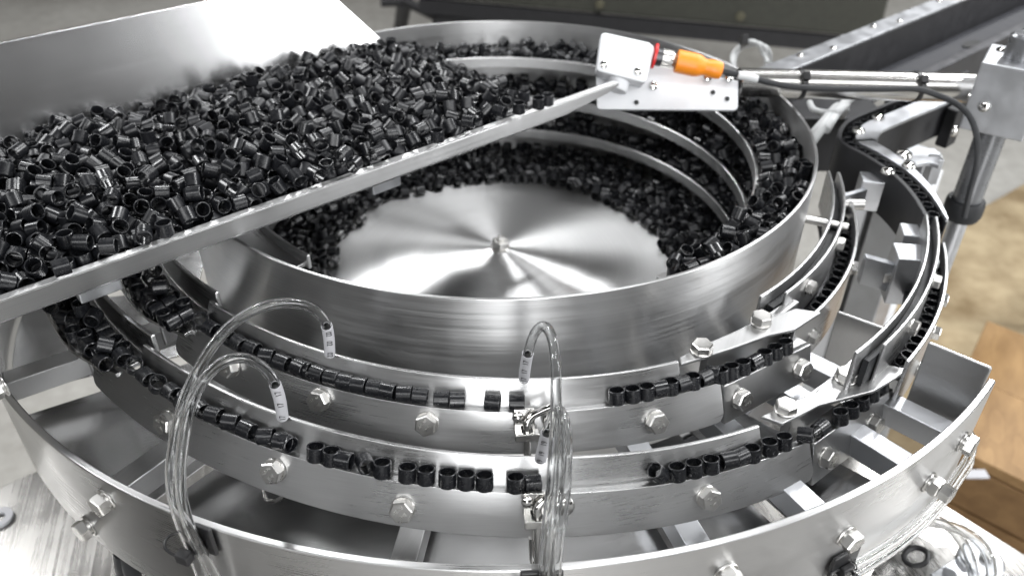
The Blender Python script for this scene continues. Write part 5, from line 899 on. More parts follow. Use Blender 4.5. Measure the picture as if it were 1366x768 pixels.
85,1,63,0,0,0,-383,-350,113,-88,44,0,-396,-181,118,42,50,0,1084,-535,-91,0,0,2,111,-141,64,0,0,0,-85,-152,88,-77,-5,0,-415,25,110,58,-77,0,-35,-122,110,2,2,0,
-554,6,112,-9,7,0,600,1031,-137,0,0,2,755,863,-346,97,-17,2,-393,314,108,-58,-29,0,-462,-165,106,-62,-76,0,-597,167,109,0,0,0,-752,-49,145,83,53,0,-717,334,110,42,-81,0,
1025,167,-702,-89,-43,1,-460,-548,64,-87,-48,0,-894,-8,111,-95,-27,0,-206,936,-698,-90,-41,1,60,-181,110,-62,75,0,-223,1004,-702,-1,5,1,-328,963,-701,-90,-42,1,94,50,63,11,9,0,
-696,-704,110,-35,93,0,-933,-390,110,57,80,0,-1302,-121,102,-5,69,0,750,-218,-641,-63,-77,1,-614,427,112,64,-69,0,-1045,341,-669,-59,46,1,-665,-611,107,-92,-17,0,-503,-630,106,65,-63,0,
-619,-233,146,46,-68,0,1196,216,-347,0,0,2,334,1153,-346,62,-77,2,-797,-163,121,4,84,0,-439,-541,112,27,0,0,-499,-499,110,-4,3,0,-883,-374,154,-30,20,0,1110,-63,-301,69,65,2,
-256,-278,95,-37,-52,0,-656,296,109,29,1,0,-415,-444,64,77,-62,0,-847,526,-700,51,-85,1,-954,-496,99,-34,33,0,-1243,-58,102,-99,-2,0,928,744,-136,0,0,2,921,794,-136,0,0,2,
-1220,-493,112,92,37,0,-1202,-536,118,38,-91,0,1198,-186,-136,99,4,2,1167,298,-137,0,0,2,-1479,-254,111,-98,14,0,-1145,-527,87,7,-66,0,-1434,-283,98,14,-48,0,-1212,-312,71,-9,42,0,
-1095,-493,64,64,-76,0,-604,-680,103,-43,-86,0,-54,935,-697,64,-75,1,-1137,-94,111,-45,88,0,-799,57,111,1,-3,0,-731,-659,64,-59,79,0,964,175,-699,-54,83,1,880,445,-700,5,2,1,
623,-890,-137,0,0,2,-1514,-561,108,-71,69,0,-1019,-923,63,0,0,0,-494,-67,126,-32,26,0,-1721,-498,107,13,-60,0,-1280,-862,64,0,-99,0,-1460,-690,110,0,0,0,-1299,-1230,63,0,0,0,
1072,-263,-136,-98,-11,2,766,903,-136,-21,-97,2,732,971,-136,-60,-79,2,691,1000,-136,0,0,2,642,1008,-137,0,0,2,-1241,-1140,-160,-69,71,3,925,-789,-91,0,0,2,-1622,-1372,64,97,-19,0,
-1482,-1470,63,0,0,0,-1555,-1447,64,-94,-32,0,-1716,-1305,63,0,0,0,-2171,-1013,64,99,-8,0,-1677,-705,166,-79,-25,0,-1521,-949,162,27,32,0,-1651,-769,152,54,-69,0,-1675,-736,128,26,67,0,
-1523,-1071,147,46,-85,0,-1489,-1040,188,-55,73,0,-1581,-969,146,28,38,0,-1552,-915,157,66,-74,0,-1644,-855,110,-62,75,0,-1690,-796,165,-87,-44,0,-1779,-654,132,-20,-97,0,-1697,-958,150,39,81,0,
-1722,-867,143,-47,-72,0,-1748,-813,131,38,-72,0,-1901,-663,111,0,0,0,-1714,-996,131,39,81,0,-1753,-975,152,11,-77,0,-1859,-928,147,-86,-21,0,-1423,-1188,124,0,78,0,-1545,-1043,195,4,-73,0,
-1620,-960,181,-5,-96,0,-1897,-843,135,60,70,0,-1925,-872,108,-78,51,0,-1997,-763,139,6,-65,0,-1418,-1328,156,7,88,0,-1466,-1328,157,-98,-1,0,-1586,-1252,160,-42,-89,0,-1610,-1011,173,-75,18,0,
-1745,-1131,162,62,30,0,-1767,-1182,153,38,88,0,-1966,-971,120,-16,65,0,-1524,-1287,165,69,-9,0,-1688,-1311,156,5,48,0,-1652,-1157,111,-37,91,0,-1686,-1171,142,44,47,0,-1809,-1157,159,-11,-12,0,
-1889,-1000,129,-33,74,0,-1808,-1227,155,-84,-28,0,-1902,-1224,140,-61,65,0,-1896,-1136,112,74,65,0,-1965,-1061,157,-61,-58,0,-2073,-1022,151,96,5,0,-1671,-1579,141,37,-37,0,-1616,-1294,149,-81,56,0,
-1684,-1337,118,5,48,0,-1164,-722,109,2,-3,0,-1773,-487,109,0,0,0,-2030,-1192,150,30,-36,0,-2082,-1134,117,59,-71,0,-2186,-922,119,-16,-63,0,-1612,-1495,109,49,-76,0,-1710,-1405,110,-41,90,0,
-1779,-1376,144,28,73,0,-1725,-1313,110,40,90,0,-493,574,64,46,-88,0,-1856,-1405,110,-3,1,0,-1928,-1319,93,45,-53,0,-200,254,64,0,0,0,-90,-106,72,-39,2,0,-262,144,97,-46,-64,0,
-245,-12,125,2,-66,0,-473,374,89,57,-62,0,-348,0,102,-54,-25,0,-500,88,106,-91,-35,0,-647,247,110,0,0,0,-739,282,112,88,-44,0,-403,-27,115,63,-70,0,-450,-103,116,53,38,0,
-607,-15,107,72,53,0,-616,-142,125,15,-47,0,-400,-476,150,54,-71,0,-466,-447,98,1,77,0,-994,57,108,-49,86,0,-624,-354,110,12,10,0,-673,-337,110,73,-67,0,-871,-179,110,-21,-35,0,
-924,-72,111,-87,-47,0,-1091,-67,111,78,34,0,-874,-233,135,-22,-57,0,-723,-490,133,56,67,0,-719,-593,109,23,-90,0,-764,-604,119,13,50,0,-783,-540,131,-85,1,0,-1103,-346,136,89,21,0,
-1106,-386,85,-43,48,0,-1384,-278,106,99,-3,0,-1429,-201,65,-75,-64,0,-1553,-305,87,44,36,0,-1056,-798,112,77,62,0,-1211,-633,104,-89,-44,0,-1292,-583,110,-6,99,0,-1183,-770,113,-58,56,0,
-963,183,108,-10,14,0,-771,-113,136,-50,-63,0,-1371,-785,117,-83,37,0,-1455,-792,110,-72,37,0,-1618,-571,123,-10,-93,0,-1729,-657,159,-98,-1,0,-1683,-785,111,87,-45,0,-1688,-677,123,-53,26,0,
-1764,-609,137,-74,16,0,-1814,-531,92,78,-49,0,-1460,-941,115,-58,-4,0,-1581,-877,156,66,-74,0,-1621,-852,188,56,63,0,-1582,-928,119,36,37,0,-1618,-909,155,13,-26,0,-1719,-759,153,-87,-43,0,
-1741,-711,156,-19,93,0,-1807,-661,91,-58,49,0,-1823,-644,147,34,87,0,-1954,-745,149,11,-71,0,-1931,-619,63,0,0,0,-1489,-1051,116,39,-15,0,-1521,-1016,128,59,11,0,-300,-24,119,70,-7,0,
-538,218,126,-54,83,0,-629,33,139,41,-81,0,-699,56,110,-97,-13,0,-275,296,106,-26,93,0,-1853,-1397,158,98,17,0,-1871,-1311,124,25,5,0,-1978,-1186,157,-95,-27,0,-2029,-1109,144,-24,-94,0,
-528,420,105,-46,-87,0,-70,48,89,42,-64,0,-276,50,131,-21,72,0,-1488,-1191,148,-63,-36,0,-1566,-1080,168,7,67,0,-1546,-998,175,45,59,0,-1670,-999,110,29,-78,0,-1677,-906,133,-75,21,0,
-1695,-880,98,-39,61,0,-1826,-879,145,-95,13,0,-1854,-693,116,-64,-4,0,-1739,-926,135,-60,43,0,-1823,-907,103,22,62,0,-1937,-813,132,58,60,0,-1949,-659,102,-5,-81,0,-1352,-1370,151,66,21,0,
-1373,-1319,123,-59,64,0,-1426,-1286,116,-76,-27,0,-1434,-1429,110,76,63,0,-1436,-1379,156,98,-13,0,-1512,-1286,110,-40,-91,0,-1616,-1139,138,-33,-7,0,-1611,-1068,152,7,58,0,-1678,-1014,168,-90,21,0,
-1737,-1051,149,18,-50,0,-1677,-1107,92,-75,16,0,-1766,-1117,102,-50,3,0,-1793,-1105,146,-45,-24,0,-1851,-996,161,90,-5,0,-2030,-845,138,-63,-62,0,-1971,-689,156,-79,-59,0,-1651,-960,135,8,-75,0,
-1838,-951,183,-85,-18,0,-1870,-799,142,-65,-5,0,-1653,-871,154,-80,57,0,-1819,-698,147,74,-18,0,-1733,-1012,182,34,-66,0,-1773,-909,164,18,-73,0,-1923,-969,149,-33,74,0,-1420,-1258,159,6,66,0,
-1478,-1240,108,53,-83,0,-1525,-1146,149,-62,-36,0,-1638,-1031,133,-60,28,0,-1968,-914,113,-30,52,0,-2081,-817,131,-52,55,0,-1492,-1369,111,0,0,0,-1712,-1129,128,26,-94,0,-1920,-926,123,-14,71,0,
-1469,-1272,153,10,-64,0,-1656,-1105,147,29,49,0,-2156,-1047,106,-76,-63,0,-2227,-961,109,0,0,0,-1761,-1314,144,-56,25,0,-1931,-1176,156,26,-95,0,-1984,-1129,155,90,-37,0,-2092,-949,121,-56,-74,0,
-2137,-884,130,61,-50,0,-1569,-1304,181,-74,-33,0,-1615,-794,172,-83,-44,0,-1776,-554,109,-31,20,0,-2084,-980,168,-15,88,0,-2026,-887,112,53,-57,0,-2132,-786,134,-64,-53,0,-1515,-1466,146,-6,75,0,
-1550,-1527,134,74,46,0,-1518,-1334,153,-95,-27,0,-1517,-1239,153,-64,48,0,-1631,-1215,152,63,-21,0,-1575,-1333,143,-83,-23,0,-1653,-1299,111,-64,70,0,-1677,-1264,131,-60,-69,0,-1739,-1269,145,62,-59,0,
-1841,-1194,135,37,82,0,-1856,-1140,155,-43,-49,0,-1925,-1030,140,48,-38,0,-2015,-1009,120,-30,-55,0,-1878,-1088,138,-93,-2,0,-2010,-1066,134,70,-2,0,-2071,-1003,106,-14,96,0,-2087,-878,108,11,-90,0,
-2178,-873,100,9,74,0,-1641,-1536,111,0,-5,0,-1536,-1390,153,-77,54,0,-2274,-903,110,63,-76,0,-1670,-1623,115,-6,-24,0,-1647,-1469,150,-93,30,0,-1721,-1361,145,39,-58,0,-1805,-1403,112,-93,33,0,
-1861,-1358,111,12,-98,0,-1853,-1246,124,-89,19,0,-1897,-1356,76,-45,54,0,-1960,-1281,64,0,0,0,-2007,-1224,111,-63,76,0,-1950,-1145,112,76,63,0,-2101,-1057,111,99,-4,0,-2180,-964,65,99,-7,0,
-1680,-1571,88,-16,72,0,-1728,-1559,63,0,0,0,-1752,-1481,100,50,42,0,-1817,-1452,107,-28,33,0,-535,544,65,-76,-63,0,-13,126,63,0,0,0,-466,440,95,-66,-17,0,-63,126,63,0,0,0,
-161,183,63,0,0,0,-1069,-518,108,45,-59,0,-434,235,126,46,-49,0,-524,307,86,-40,-71,0,26,-133,110,-94,32,0,-141,-144,110,85,-50,0,-221,-76,134,-40,-66,0,-327,58,107,59,53,0,
-501,239,104,-79,-52,0,-2048,-1175,110,76,64,0,-1909,-1277,113,78,-61,0,-1975,-1008,149,77,31,0,-1843,-1042,152,-10,92,0,-2084,-750,154,29,40,0,-187,-185,105,18,-81,0,-587,57,133,42,-80,0,
-579,121,121,-74,-33,0,-760,238,101,-56,-15,0,-222,-414,112,-14,17,0,-281,-387,105,81,-9,0,-343,-243,106,98,-2,0,-368,-111,110,99,5,0,-514,-23,104,70,-69,0,-508,-116,110,-57,27,0,
-596,-80,108,14,59,0,-649,67,111,-89,-30,0,-801,201,108,19,-25,0,-812,152,110,-61,-11,0,-355,-465,64,28,-95,0,-424,-298,106,67,-3,0,-630,-191,119,57,-62,0,-1814,-596,109,26,-57,0,
805,-224,-692,5,-2,1,844,-109,-693,-96,25,1,856,-62,-693,-22,-96,1,868,-17,-694,-20,-97,1,851,49,-693,-54,-83,1,559,-604,-691,5,99,1,613,-590,-693,36,92,1,638,-549,-693,4,-3,1,
663,-477,-691,-84,-53,1,706,-448,-692,-71,-69,1,735,-405,-692,-54,83,1,776,-325,-692,-99,-7,1,753,-278,-689,-11,98,1,502,-658,-691,-99,3,1,-902,40,118,-52,-24,0,-1027,113,109,0,0,0,
-890,-63,64,48,-86,0,-950,77,111,0,0,0,-560,-456,111,-1,79,0,-534,-535,117,20,-37,0,-752,-323,121,70,-37,0,-999,-7,102,58,-80,0,-1010,-67,112,4,-83,0,-623,-616,81,29,-76,0,
-661,-467,108,28,13,0,-702,-438,111,5,2,0,-673,-566,119,-13,97,0,-1009,-253,115,-80,-31,0,-1147,-166,107,30,32,0,-762,-697,64,0,2,0,-808,-509,105,40,-57,0,-1179,-215,92,-1,-61,0,
-1236,-183,98,-5,69,0,-904,-616,115,-86,47,0,-1081,-457,98,40,64,0,-1126,-430,110,-1,2,0,-726,-424,-692,55,-83,1,-717,-483,-693,81,56,1,-685,-521,-693,78,60,1,-628,-580,-693,16,98,1,
-581,-585,-691,98,-16,1,-829,-204,-693,25,96,1,-802,-258,-692,77,-62,1,-755,-371,-692,47,-87,1,-1236,-447,111,31,-94,0,-1263,-355,109,-25,94,0,-1349,-260,64,95,-27,0,-1193,-536,71,90,26,0,
-1346,-534,119,46,-63,0,-1461,-339,120,13,96,0,-984,-798,111,0,0,0,830,374,-696,5,2,1,839,-351,-695,37,92,1,851,-257,-695,-11,98,1,877,-205,-695,-98,-13,1,904,-131,-696,-73,-66,1,
917,-70,-696,-80,58,1,918,-14,-697,5,0,1,706,-570,-696,4,-3,1,822,-393,-696,37,92,1,-1132,-679,64,-49,86,0,-1293,-725,122,51,-50,0,-1361,-719,109,44,-80,0,-1438,-495,117,27,-92,0,
-1515,-419,110,69,71,0,-1501,-374,144,38,-75,0,-1100,-912,104,42,10,0,-1213,-909,109,54,80,0,-1407,-671,143,21,73,0,-1450,-555,114,-3,-24,0,-1621,-518,111,14,-98,0,-1477,-738,134,-82,-4,0,
-1178,-1149,111,0,0,0,-910,-151,-696,64,-75,1,-876,-241,-696,94,30,1,-871,-293,-696,-7,99,1,-851,-393,-697,20,97,1,-820,-447,-698,-5,-2,1,-773,-491,-696,99,0,1,-710,-568,-696,82,55,1,
-1373,-960,110,-58,80,0,-1399,-924,144,-51,74,0,-1613,-831,141,15,-71,0,-1626,-749,112,21,-97,0,-1859,-561,111,66,-74,0,-1844,-677,64,-21,97,0,-1859,-631,118,77,-46,0,-1495,-1138,113,56,-81,0,
-1524,-1099,106,63,-74,0,-1525,-969,119,-93,-10,0,-1687,-833,132,-48,-75,0,-1773,-704,113,-97,12,0,1031,33,-702,-59,-80,1,990,133,-700,-42,90,1,971,-319,-702,5,-2,1,955,-263,-700,-86,48,1,
950,-162,-699,-92,36,1,953,-112,-699,5,-1,1,995,-70,-700,-56,-81,1,975,7,-700,5,0,1,-991,-119,-701,-5,-1,1,-956,-182,-699,51,85,1,-959,-246,-700,68,72,1,-963,-317,-701,68,-72,1,
-919,-350,-699,93,33,1,-877,-445,-700,68,72,1,-1008,-33,-701,-5,0,1,-515,851,-700,-84,-53,1,-611,820,-702,-65,-75,1,-663,803,-702,75,-65,1,-666,746,-701,-3,4,1,-779,646,-701,15,-98,1,
-870,476,-700,50,85,1,-155,948,-698,27,-95,1,-372,934,-701,45,-88,1,-483,887,-701,-84,-52,1,-1780,-880,126,15,-76,0,-1819,-834,126,67,40,0,-1841,-742,120,76,-8,0,-1941,-706,117,93,16,0,
-1389,-1381,111,0,0,0,-1420,-1328,93,70,-31,0,-1469,-1178,105,-63,-36,0,-1526,-1183,117,75,-47,0,-1562,-1112,135,7,67,0,-1569,-1028,142,-86,-18,0,-1706,-941,105,71,65,0,-1615,-1090,111,-99,5,0,
-1684,-1062,155,0,0,0,-1724,-1085,117,93,29,0,-1802,-959,147,-6,96,0,-1842,-787,105,3,99,0,-1959,-779,106,86,47,0,-1998,-675,110,-3,-2,0,-1966,-848,114,61,66,0,-2044,-722,143,69,-59,0,
-1421,-1419,63,0,0,0,-1495,-1361,64,84,-52,0,-1488,-1258,65,-70,70,0,-1568,-1211,141,-57,38,0,1026,-167,-702,-99,-2,1,1068,-45,-705,5,0,1,1073,10,-704,-80,59,1,1081,79,-705,5,0,1,
1067,134,-704,-88,-44,1,1061,205,-704,-52,85,1,-1129,33,-707,95,29,1,-1080,-108,-705,97,20,1,-1062,-156,-705,-5,-1,1,-1051,-210,-704,99,5,1,-1013,-274,-703,58,80,1,-862,646,-704,66,74,1,
-899,613,-705,78,61,1,-927,532,-703,70,70,1,-306,1049,-706,-1,5,1,-349,1013,-704,98,14,1,-404,978,-703,78,-61,1,-484,969,-705,68,-72,1,-597,897,-704,84,52,1,-723,782,-704,-39,-91,1,
-1014,-337,-705,-5,-2,1,-978,-414,-704,38,91,1,-1554,-1377,109,-10,-98,0,-1557,-1277,130,64,-1,0,-1709,-1219,122,94,-30,0,-1748,-1164,112,36,-92,0,-1792,-1054,151,94,12,0,-1781,-1010,131,-74,22,0,
-1843,-969,118,-35,-23,0,-2034,-971,141,-30,-55,0,-2051,-831,94,-47,-80,0,-2119,-832,103,9,-96,0,-1493,-1417,110,0,0,0,-1557,-1476,111,-38,-91,0,-2232,-870,100,44,37,0,-1552,-1508,64,62,-77,0,
-1587,-1417,140,29,50,0,-1620,-1361,157,44,-89,0,-1671,-1275,64,-68,72,0,-1766,-1225,119,24,-44,0,-1815,-1348,111,98,12,0,-1810,-1304,132,77,-16,0,-1919,-1181,110,76,63,0,-1926,-1102,147,4,82,0,
-2053,-1059,111,-4,-99,0,-2054,-926,101,-65,66,0,1131,70,-707,-97,-16,1,1122,121,-707,-95,-27,1,1100,171,-706,-87,-48,1,1096,246,-707,-93,-34,1,1111,-17,-706,-77,62,1,-947,683,-709,83,54,1,
-961,565,-706,70,70,1,-981,502,-706,-5,2,1,-1009,458,-706,63,76,1,-1045,397,-706,46,88,1,-446,1000,-706,-2,5,1,-570,946,-706,-35,-92,1,-231,1096,-707,-13,-98,1,-298,1095,-708,-1,5,1,
-348,1072,-707,75,-64,1,-1097,-210,-706,99,5,1,-1022,-388,-706,-5,-2,1,-1215,7,-711,-1,-99,1,-1161,-38,-709,37,-92,1,-1134,-91,-707,32,-94,1,-1154,-167,-709,14,-98,1,1176,84,-710,5,0,1,
1166,137,-709,-95,-27,1,1193,227,-711,-18,97,1,1138,266,-710,5,1,1,-2110,-1101,73,-60,72,0,-2146,-964,110,14,-98,0,-2227,-961,63,0,0,0,-2272,-906,63,0,0,0,-1676,-1501,110,-2,2,0,
-1646,-1452,106,90,38,0,-1665,-1373,143,28,-82,0,-1679,-1334,64,0,0,0,-1697,-1453,110,93,33,0,-1775,-1502,64,-63,76,0,-1806,-1466,64,76,63,0,-1836,-1415,64,1,-99,0,-1868,-1262,70,36,86,0,
-1955,-1237,148,75,62,0,-2021,-1205,63,0,0,0,164,-98,88,-66,-55,0,35,23,64,92,-37,0,-436,560,64,-96,24,0,-1670,-1624,64,74,-66,0,-327,257,104,-68,72,0,-146,1202,-711,99,-6,1,
-217,1141,-709,-13,-98,1,-268,1144,-710,-1,5,1,-327,1137,-710,-1,5,1,-1194,179,-711,59,79,1,-1151,77,-709,-5,0,1,-1214,-43,-711,3,-99,1,-1041,537,-709,86,-49,1,-1049,486,-709,-5,2,1,
-1092,438,-709,99,-3,1,-1111,381,-709,78,-61,1,-53,-20,100,20,-40,0,-176,0,106,85,-48,0,-213,44,106,15,94,0,-407,205,100,-41,60,0,-201,-40,110,-85,51,0,395,-689,-688,11,98,1,
472,-611,-686,-95,-28,1,570,-556,-688,-98,10,1,726,-336,-689,-94,-31,1,700,-274,-684,10,-4,1,801,-274,-692,-99,-7,1,746,-200,-687,11,-3,1,-365,-36,73,42,-43,0,-553,272,107,85,-51,0,
-130,-219,94,3,71,0,-246,-163,109,-33,84,0,-292,-175,110,92,36,0,-526,-604,-689,-33,93,1,-461,-631,-687,49,85,1,-480,-689,-646,90,-42,1,-410,-643,-685,56,81,1,-357,-663,-685,-5,-9,1,
-775,-204,-690,-10,-3,1,-732,-265,-687,58,-80,1,-674,-405,-688,-9,-6,1,-631,-463,-688,-9,-7,1,-525,-541,-684,92,36,1,832,467,-698,-74,66,1,934,-202,-676,72,22,1,958,-41,-698,-56,-81,1,
941,8,-651,-99,3,1,725,-507,-694,-33,93,1,875,-443,-699,-96,25,1,776,-379,-694,5,-2,1,916,-347,-700,5,-2,1,920,-299,-698,12,-3,1,-277,-341,110,1,98,0,-693,-56,111,-1,-1,0,
-848,162,80,-54,-56,0,-371,-418,82,-74,-11,0,-1037,-86,-702,97,20,1,-574,789,-699,-65,-75,1,-624,771,-700,-65,-75,1,-735,735,-703,-4,4,1,-825,579,-701,-18,-97,1,-781,530,-698,-4,3,1,
-929,-285,-699,72,68,1,-828,-297,-674,74,5,1,-873,-340,-698,-5,-2,1,-765,-540,-688,-59,31,1,-847,46,108,9,-49,0,-1000,153,63,0,0,0,-513,-354,110,42,-90,0,-553,-313,91,49,-55,0,
-766,-209,106,-6,81,0,-929,-136,111,73,-66,0,-940,29,91,-53,-26,0,1013,-24,-701,-61,-78,1,1166,26,-710,5,0,1,1031,100,-703,5,0,1,987,-215,-701,-94,-31,1,1000,-129,-675,-1,77,1,
-1099,-13,-705,97,21,1,-1092,-61,-705,97,21,1,-1003,-168,-701,84,-52,1,-1112,-260,-708,-5,-1,1,-1057,-305,-706,-5,-1,1,-933,-433,-702,37,92,1,-949,453,-657,78,61,1,-990,411,-659,-5,2,1,
-571,852,-693,41,-66,1,-642,859,-704,-65,-74,1,-795,719,-704,70,-70,1,-831,684,-704,67,-73,1,-881,564,-703,47,-87,1,-402,1035,-707,-2,5,1,-439,945,-703,-2,5,1,512,-564,-685,-32,93,1,
642,-433,-687,9,-6,1,686,-363,-687,10,-5,1,818,-170,-692,-97,-21,1,795,-76,-689,-92,-34,1,-609,-459,111,0,0,0,-780,-289,95,-64,-46,0,-978,-176,99,81,-54,0,-965,-98,110,0,0,0,
-1060,-169,111,3,-3,0,-1130,12,65,59,-79,0,-650,-666,109,-84,48,0,-939,-287,74,-28,68,0,-640,-481,-643,-23,96,1,-617,-510,-689,89,43,1,-577,-634,-693,19,97,1,-768,-298,-691,-7,-3,1,
-705,-335,-687,17,97,1,-1032,-252,63,0,0,0,-1246,-127,95,-93,-13,0,-1018,-422,111,97,17,0,-1093,-327,92,84,24,0,-481,928,-667,-26,73,1,-495,841,-652,-3,4,1,-692,697,-699,99,5,1,
-821,628,-681,-79,-10,1,-740,687,-702,-4,4,1,-829,455,-688,-50,-47,1,1011,-271,-694,9,-71,1,892,-95,-664,81,4,1,767,-128,-687,11,-2,1,1036,-80,-674,-3,75,1,892,26,-695,5,0,1,
-902,-689,115,28,28,0,-949,-652,111,57,-81,0,-1247,-400,103,93,23,0,-1275,-308,63,0,0,0,-1383,-166,63,0,0,0,-993,-673,111,-57,79,0,-1036,-719,111,0,0,0,-1154,-621,111,-10,0,0,
-1223,-471,64,-20,97,0,681,-528,-693,-33,93,1,659,-601,-676,-65,-39,1,-943,-107,-698,42,-90,1,-976,-364,-676,-56,-51,1,-801,-340,-694,45,-88,1,-765,-448,-674,-65,-42,1,867,-303,-688,-86,-8,1,
897,-252,-697,-98,-12,1,-873,-181,-695,-5,-1,1,-778,-303,-646,-7,-3,1,-794,-400,-690,49,-82,1,-715,-381,-657,60,32,1,-672,-416,-642,61,77,1,-709,-555,-649,-4,-3,1,-657,-544,-661,-46,51,1,
-662,673,-658,98,11,1,-1275,-496,63,0,0,0,-1491,-300,96,46,-51,0,-1011,-843,64,-74,-66,0,-1252,-673,104,-89,-29,0,-1331,-635,106,90,41,0,-1475,-596,107,-70,69,0,-1545,-382,111,-70,68,0,
-1057,-878,109,0,0,0,-920,-209,-682,-66,-64,1,-904,-394,-684,-71,20,1,-848,-486,-700,-4,-3,1,-901,501,-674,-67,40,1,995,65,-701,5,0,1,-1243,-868,108,64,73,0,-1415,-704,111,95,-27,0,
-1674,-514,98,12,62,0,-1126,-1120,89,67,-30,0,-1171,-989,91,73,14,0,-1283,-910,109,0,0,0,-1282,-1003,111,-13,1,0,-1311,-959,107,44,81,0,-1507,-766,108,78,-60,0,-1584,-619,111,41,90,0,
936,-587,-136,91,38,2,982,-442,-136,-41,-90,2,1030,-414,-137,0,0,2,1041,-366,-136,-46,-88,2,1032,-308,-136,92,-36,2,-373,1016,-136,1,-99,2,-425,999,-137,0,0,2,-596,920,-136,89,43,2,
-1575,-776,109,0,0,0,-1723,-603,110,14,98,0,-1462,-886,104,29,-32,0,-1576,-870,109,0,0,0,-1619,-796,110,97,21,0,-1718,-712,110,74,-66,0,-1733,-650,111,24,96,0,-1742,-754,110,-66,-74,0,
-1817,-733,79,75,0,0,-1892,-596,106,-32,28,0,-1218,-1191,64,0,0,0,1131,73,-135,-49,-86,2,1009,-586,-136,-52,-85,2,1053,-474,-136,82,-56,2,1096,-355,-136,98,17,2,1125,-300,-136,87,-47,2,
653,-933,-137,0,0,2,716,-907,-136,68,-72,2,763,-869,-136,-46,-88,2,-1393,-1157,101,41,44,0,-1434,-1132,111,1,-1,0,-1470,-1092,101,-41,84,0,-1529,-997,72,29,83,0,-1576,-970,80,77,-62,0,
-1743,-894,101,20,-71,0,-1780,-836,99,-70,14,0,-1791,-785,107,-93,0,0,-1903,-672,64,60,-79,0,-1384,-1373,64,10,98,0,-1388,-1278,82,-63,-51,0,-1423,-1235,106,-89,-27,0,-1563,-1153,108,73,-52,0,
-1561,-1069,105,35,48,0,-1600,-1189,110,76,63,0,-1600,-1133,86,-62,-30,0,-1681,-1056,110,0,0,0,-1777,-940,110,40,-90,0,-416,1080,-137,0,0,2,-455,1050,-136,-50,86,2,-506,1018,-136,0,0,2,
-547,995,-137,0,0,2,834,771,-136,0,0,2,1095,376,-136,83,-54,2,1067,420,-137,0,0,2,1001,582,-136,38,-91,2,1032,-642,-135,-53,-84,2,1059,-596,-137,0,0,2,1083,-529,-137,0,0,2,
1110,-473,-135,55,82,2,-623,961,-137,0,0,2,-757,855,-136,95,-28,2,-901,722,-137,0,0,2,-950,615,-137,0,0,2,475,1105,-136,-50,-86,2,244,1185,-136,-96,26,2,1196,121,-136,69,71,2,
1180,250,-136,-98,-10,2,1153,-359,-137,0,0,2,1191,-240,-137,0,0,2,1195,-124,-136,80,-58,2,-1999,-810,110,-81,-57,0,-2042,-772,111,-10,14,0,-1444,-1376,109,0,0,0,-1476,-1324,110,40,91,0,
-1531,-1331,106,-92,32,0,-1542,-1425,110,98,-10,0,-1656,-1215,110,31,94,0,-1695,-1183,94,-30,-71,0,-1727,-1121,71,65,66,0,-1801,-1165,110,-45,88,0,-2097,-761,110,73,-66,0,-1469,-1459,110,-76,-63,0,
-1517,-1498,98,50,41,0,-1600,-1435,97,29,-85,0,-1619,-1383,111,0,1,0,-1606,-1337,105,-86,20,0,-1782,-1204,73,56,-20,0,-767,908,-137,0,0,2,-809,877,-135,30,-94,2,-862,830,-136,-87,47,2,
-930,782,-137,0,0,2,-948,738,-136,19,97,2,-992,702,-137,0,0,2,-1052,590,-136,-90,-40,2,-481,1110,-136,-90,-41,2,-601,1023,-136,-21,97,2,-648,1013,-137,0,0,2,-696,978,-136,68,71,2,
-738,948,-136,0,0,2,953,-513,-137,0,0,2,-1756,-1357,97,49,-67,0,-1771,-1308,85,-76,-2,0,-1800,-1257,110,-77,63,0,-1941,-1077,109,76,63,0,-1972,-1041,104,-75,-62,0,-2076,-1141,63,0,0,0,
-2117,-1008,110,-98,-14,0,-2225,-913,64,-99,1,0,-1588,-1557,110,-10,-8,0,-1608,-1514,64,79,60,0,-1668,-1389,95,7,62,0,-1624,-1590,111,-63,76,0,-1718,-1510,64,88,-46,0,-1754,-1425,96,-64,32,0,
-1833,-1291,89,-61,-39,0,-1942,-1236,101,-37,19,0,-1973,-1191,110,-63,76,0,-32,180,64,87,-47,0,-289,475,64,45,-88,0,1162,44,-111,-74,-5,2,606,-997,-114,94,31,2,730,-867,-99,-59,24,2,
11,-119,63,0,0,0,-70,-61,64,18,97,0,769,-940,-99,-60,78,2,875,-830,-90,13,-98,2,625,-1042,-89,0,0,2,-50,-277,64,-76,-63,0,-106,-188,64,-90,42,0,-624,203,64,-92,-37,0,
442,988,-346,-78,61,2,1058,-202,-347,0,0,2,1090,-167,-347,0,0,2,1076,-99,-346,0,0,2,1099,-45,-346,99,-2,2,1049,-261,-346,-88,46,2,-280,1052,-346,59,79,2,39,1076,-347,0,0,2,
-34,1083,-346,-8,-99,2,-177,1068,-346,14,-98,2,-226,1067,-347,0,0,2,-151,-334,64,92,-36,0,657,945,-346,-84,52,2,585,1002,-346,91,-39,2,494,1032,-346,-15,-98,2,325,1090,-346,95,-28,2,
1147,-176,-347,0,0,2,1117,-129,-346,59,79,2,1145,-59,-346,99,-7,2,1142,-1,-346,69,-71,2,-1059,-291,-346,95,27,2,-220,1121,-346,94,-32,2,-281,1109,-346,-93,34,2,131,1119,-346,-98,-14,2,
-33,1131,-346,0,0,2,-98,1136,-347,0,0,2,-161,1137,-346,-98,-13,2,1211,-22,-347,0,0,2,1214,29,-346,2,-99,2,-1109,-303,-346,26,-96,2,-1088,-384,-347,0,0,2,-1062,-424,-346,61,-78,2,
-1034,-502,-346,29,-95,2,-384,-523,64,97,-21,0,-276,1167,-345,-96,-24,2,18,1215,-347,0,0,2,-56,1214,-347,0,0,2,-107,1187,-346,-16,-98,2,-156,1187,-347,0,0,2,-207,1179,-346,-96,23,2,
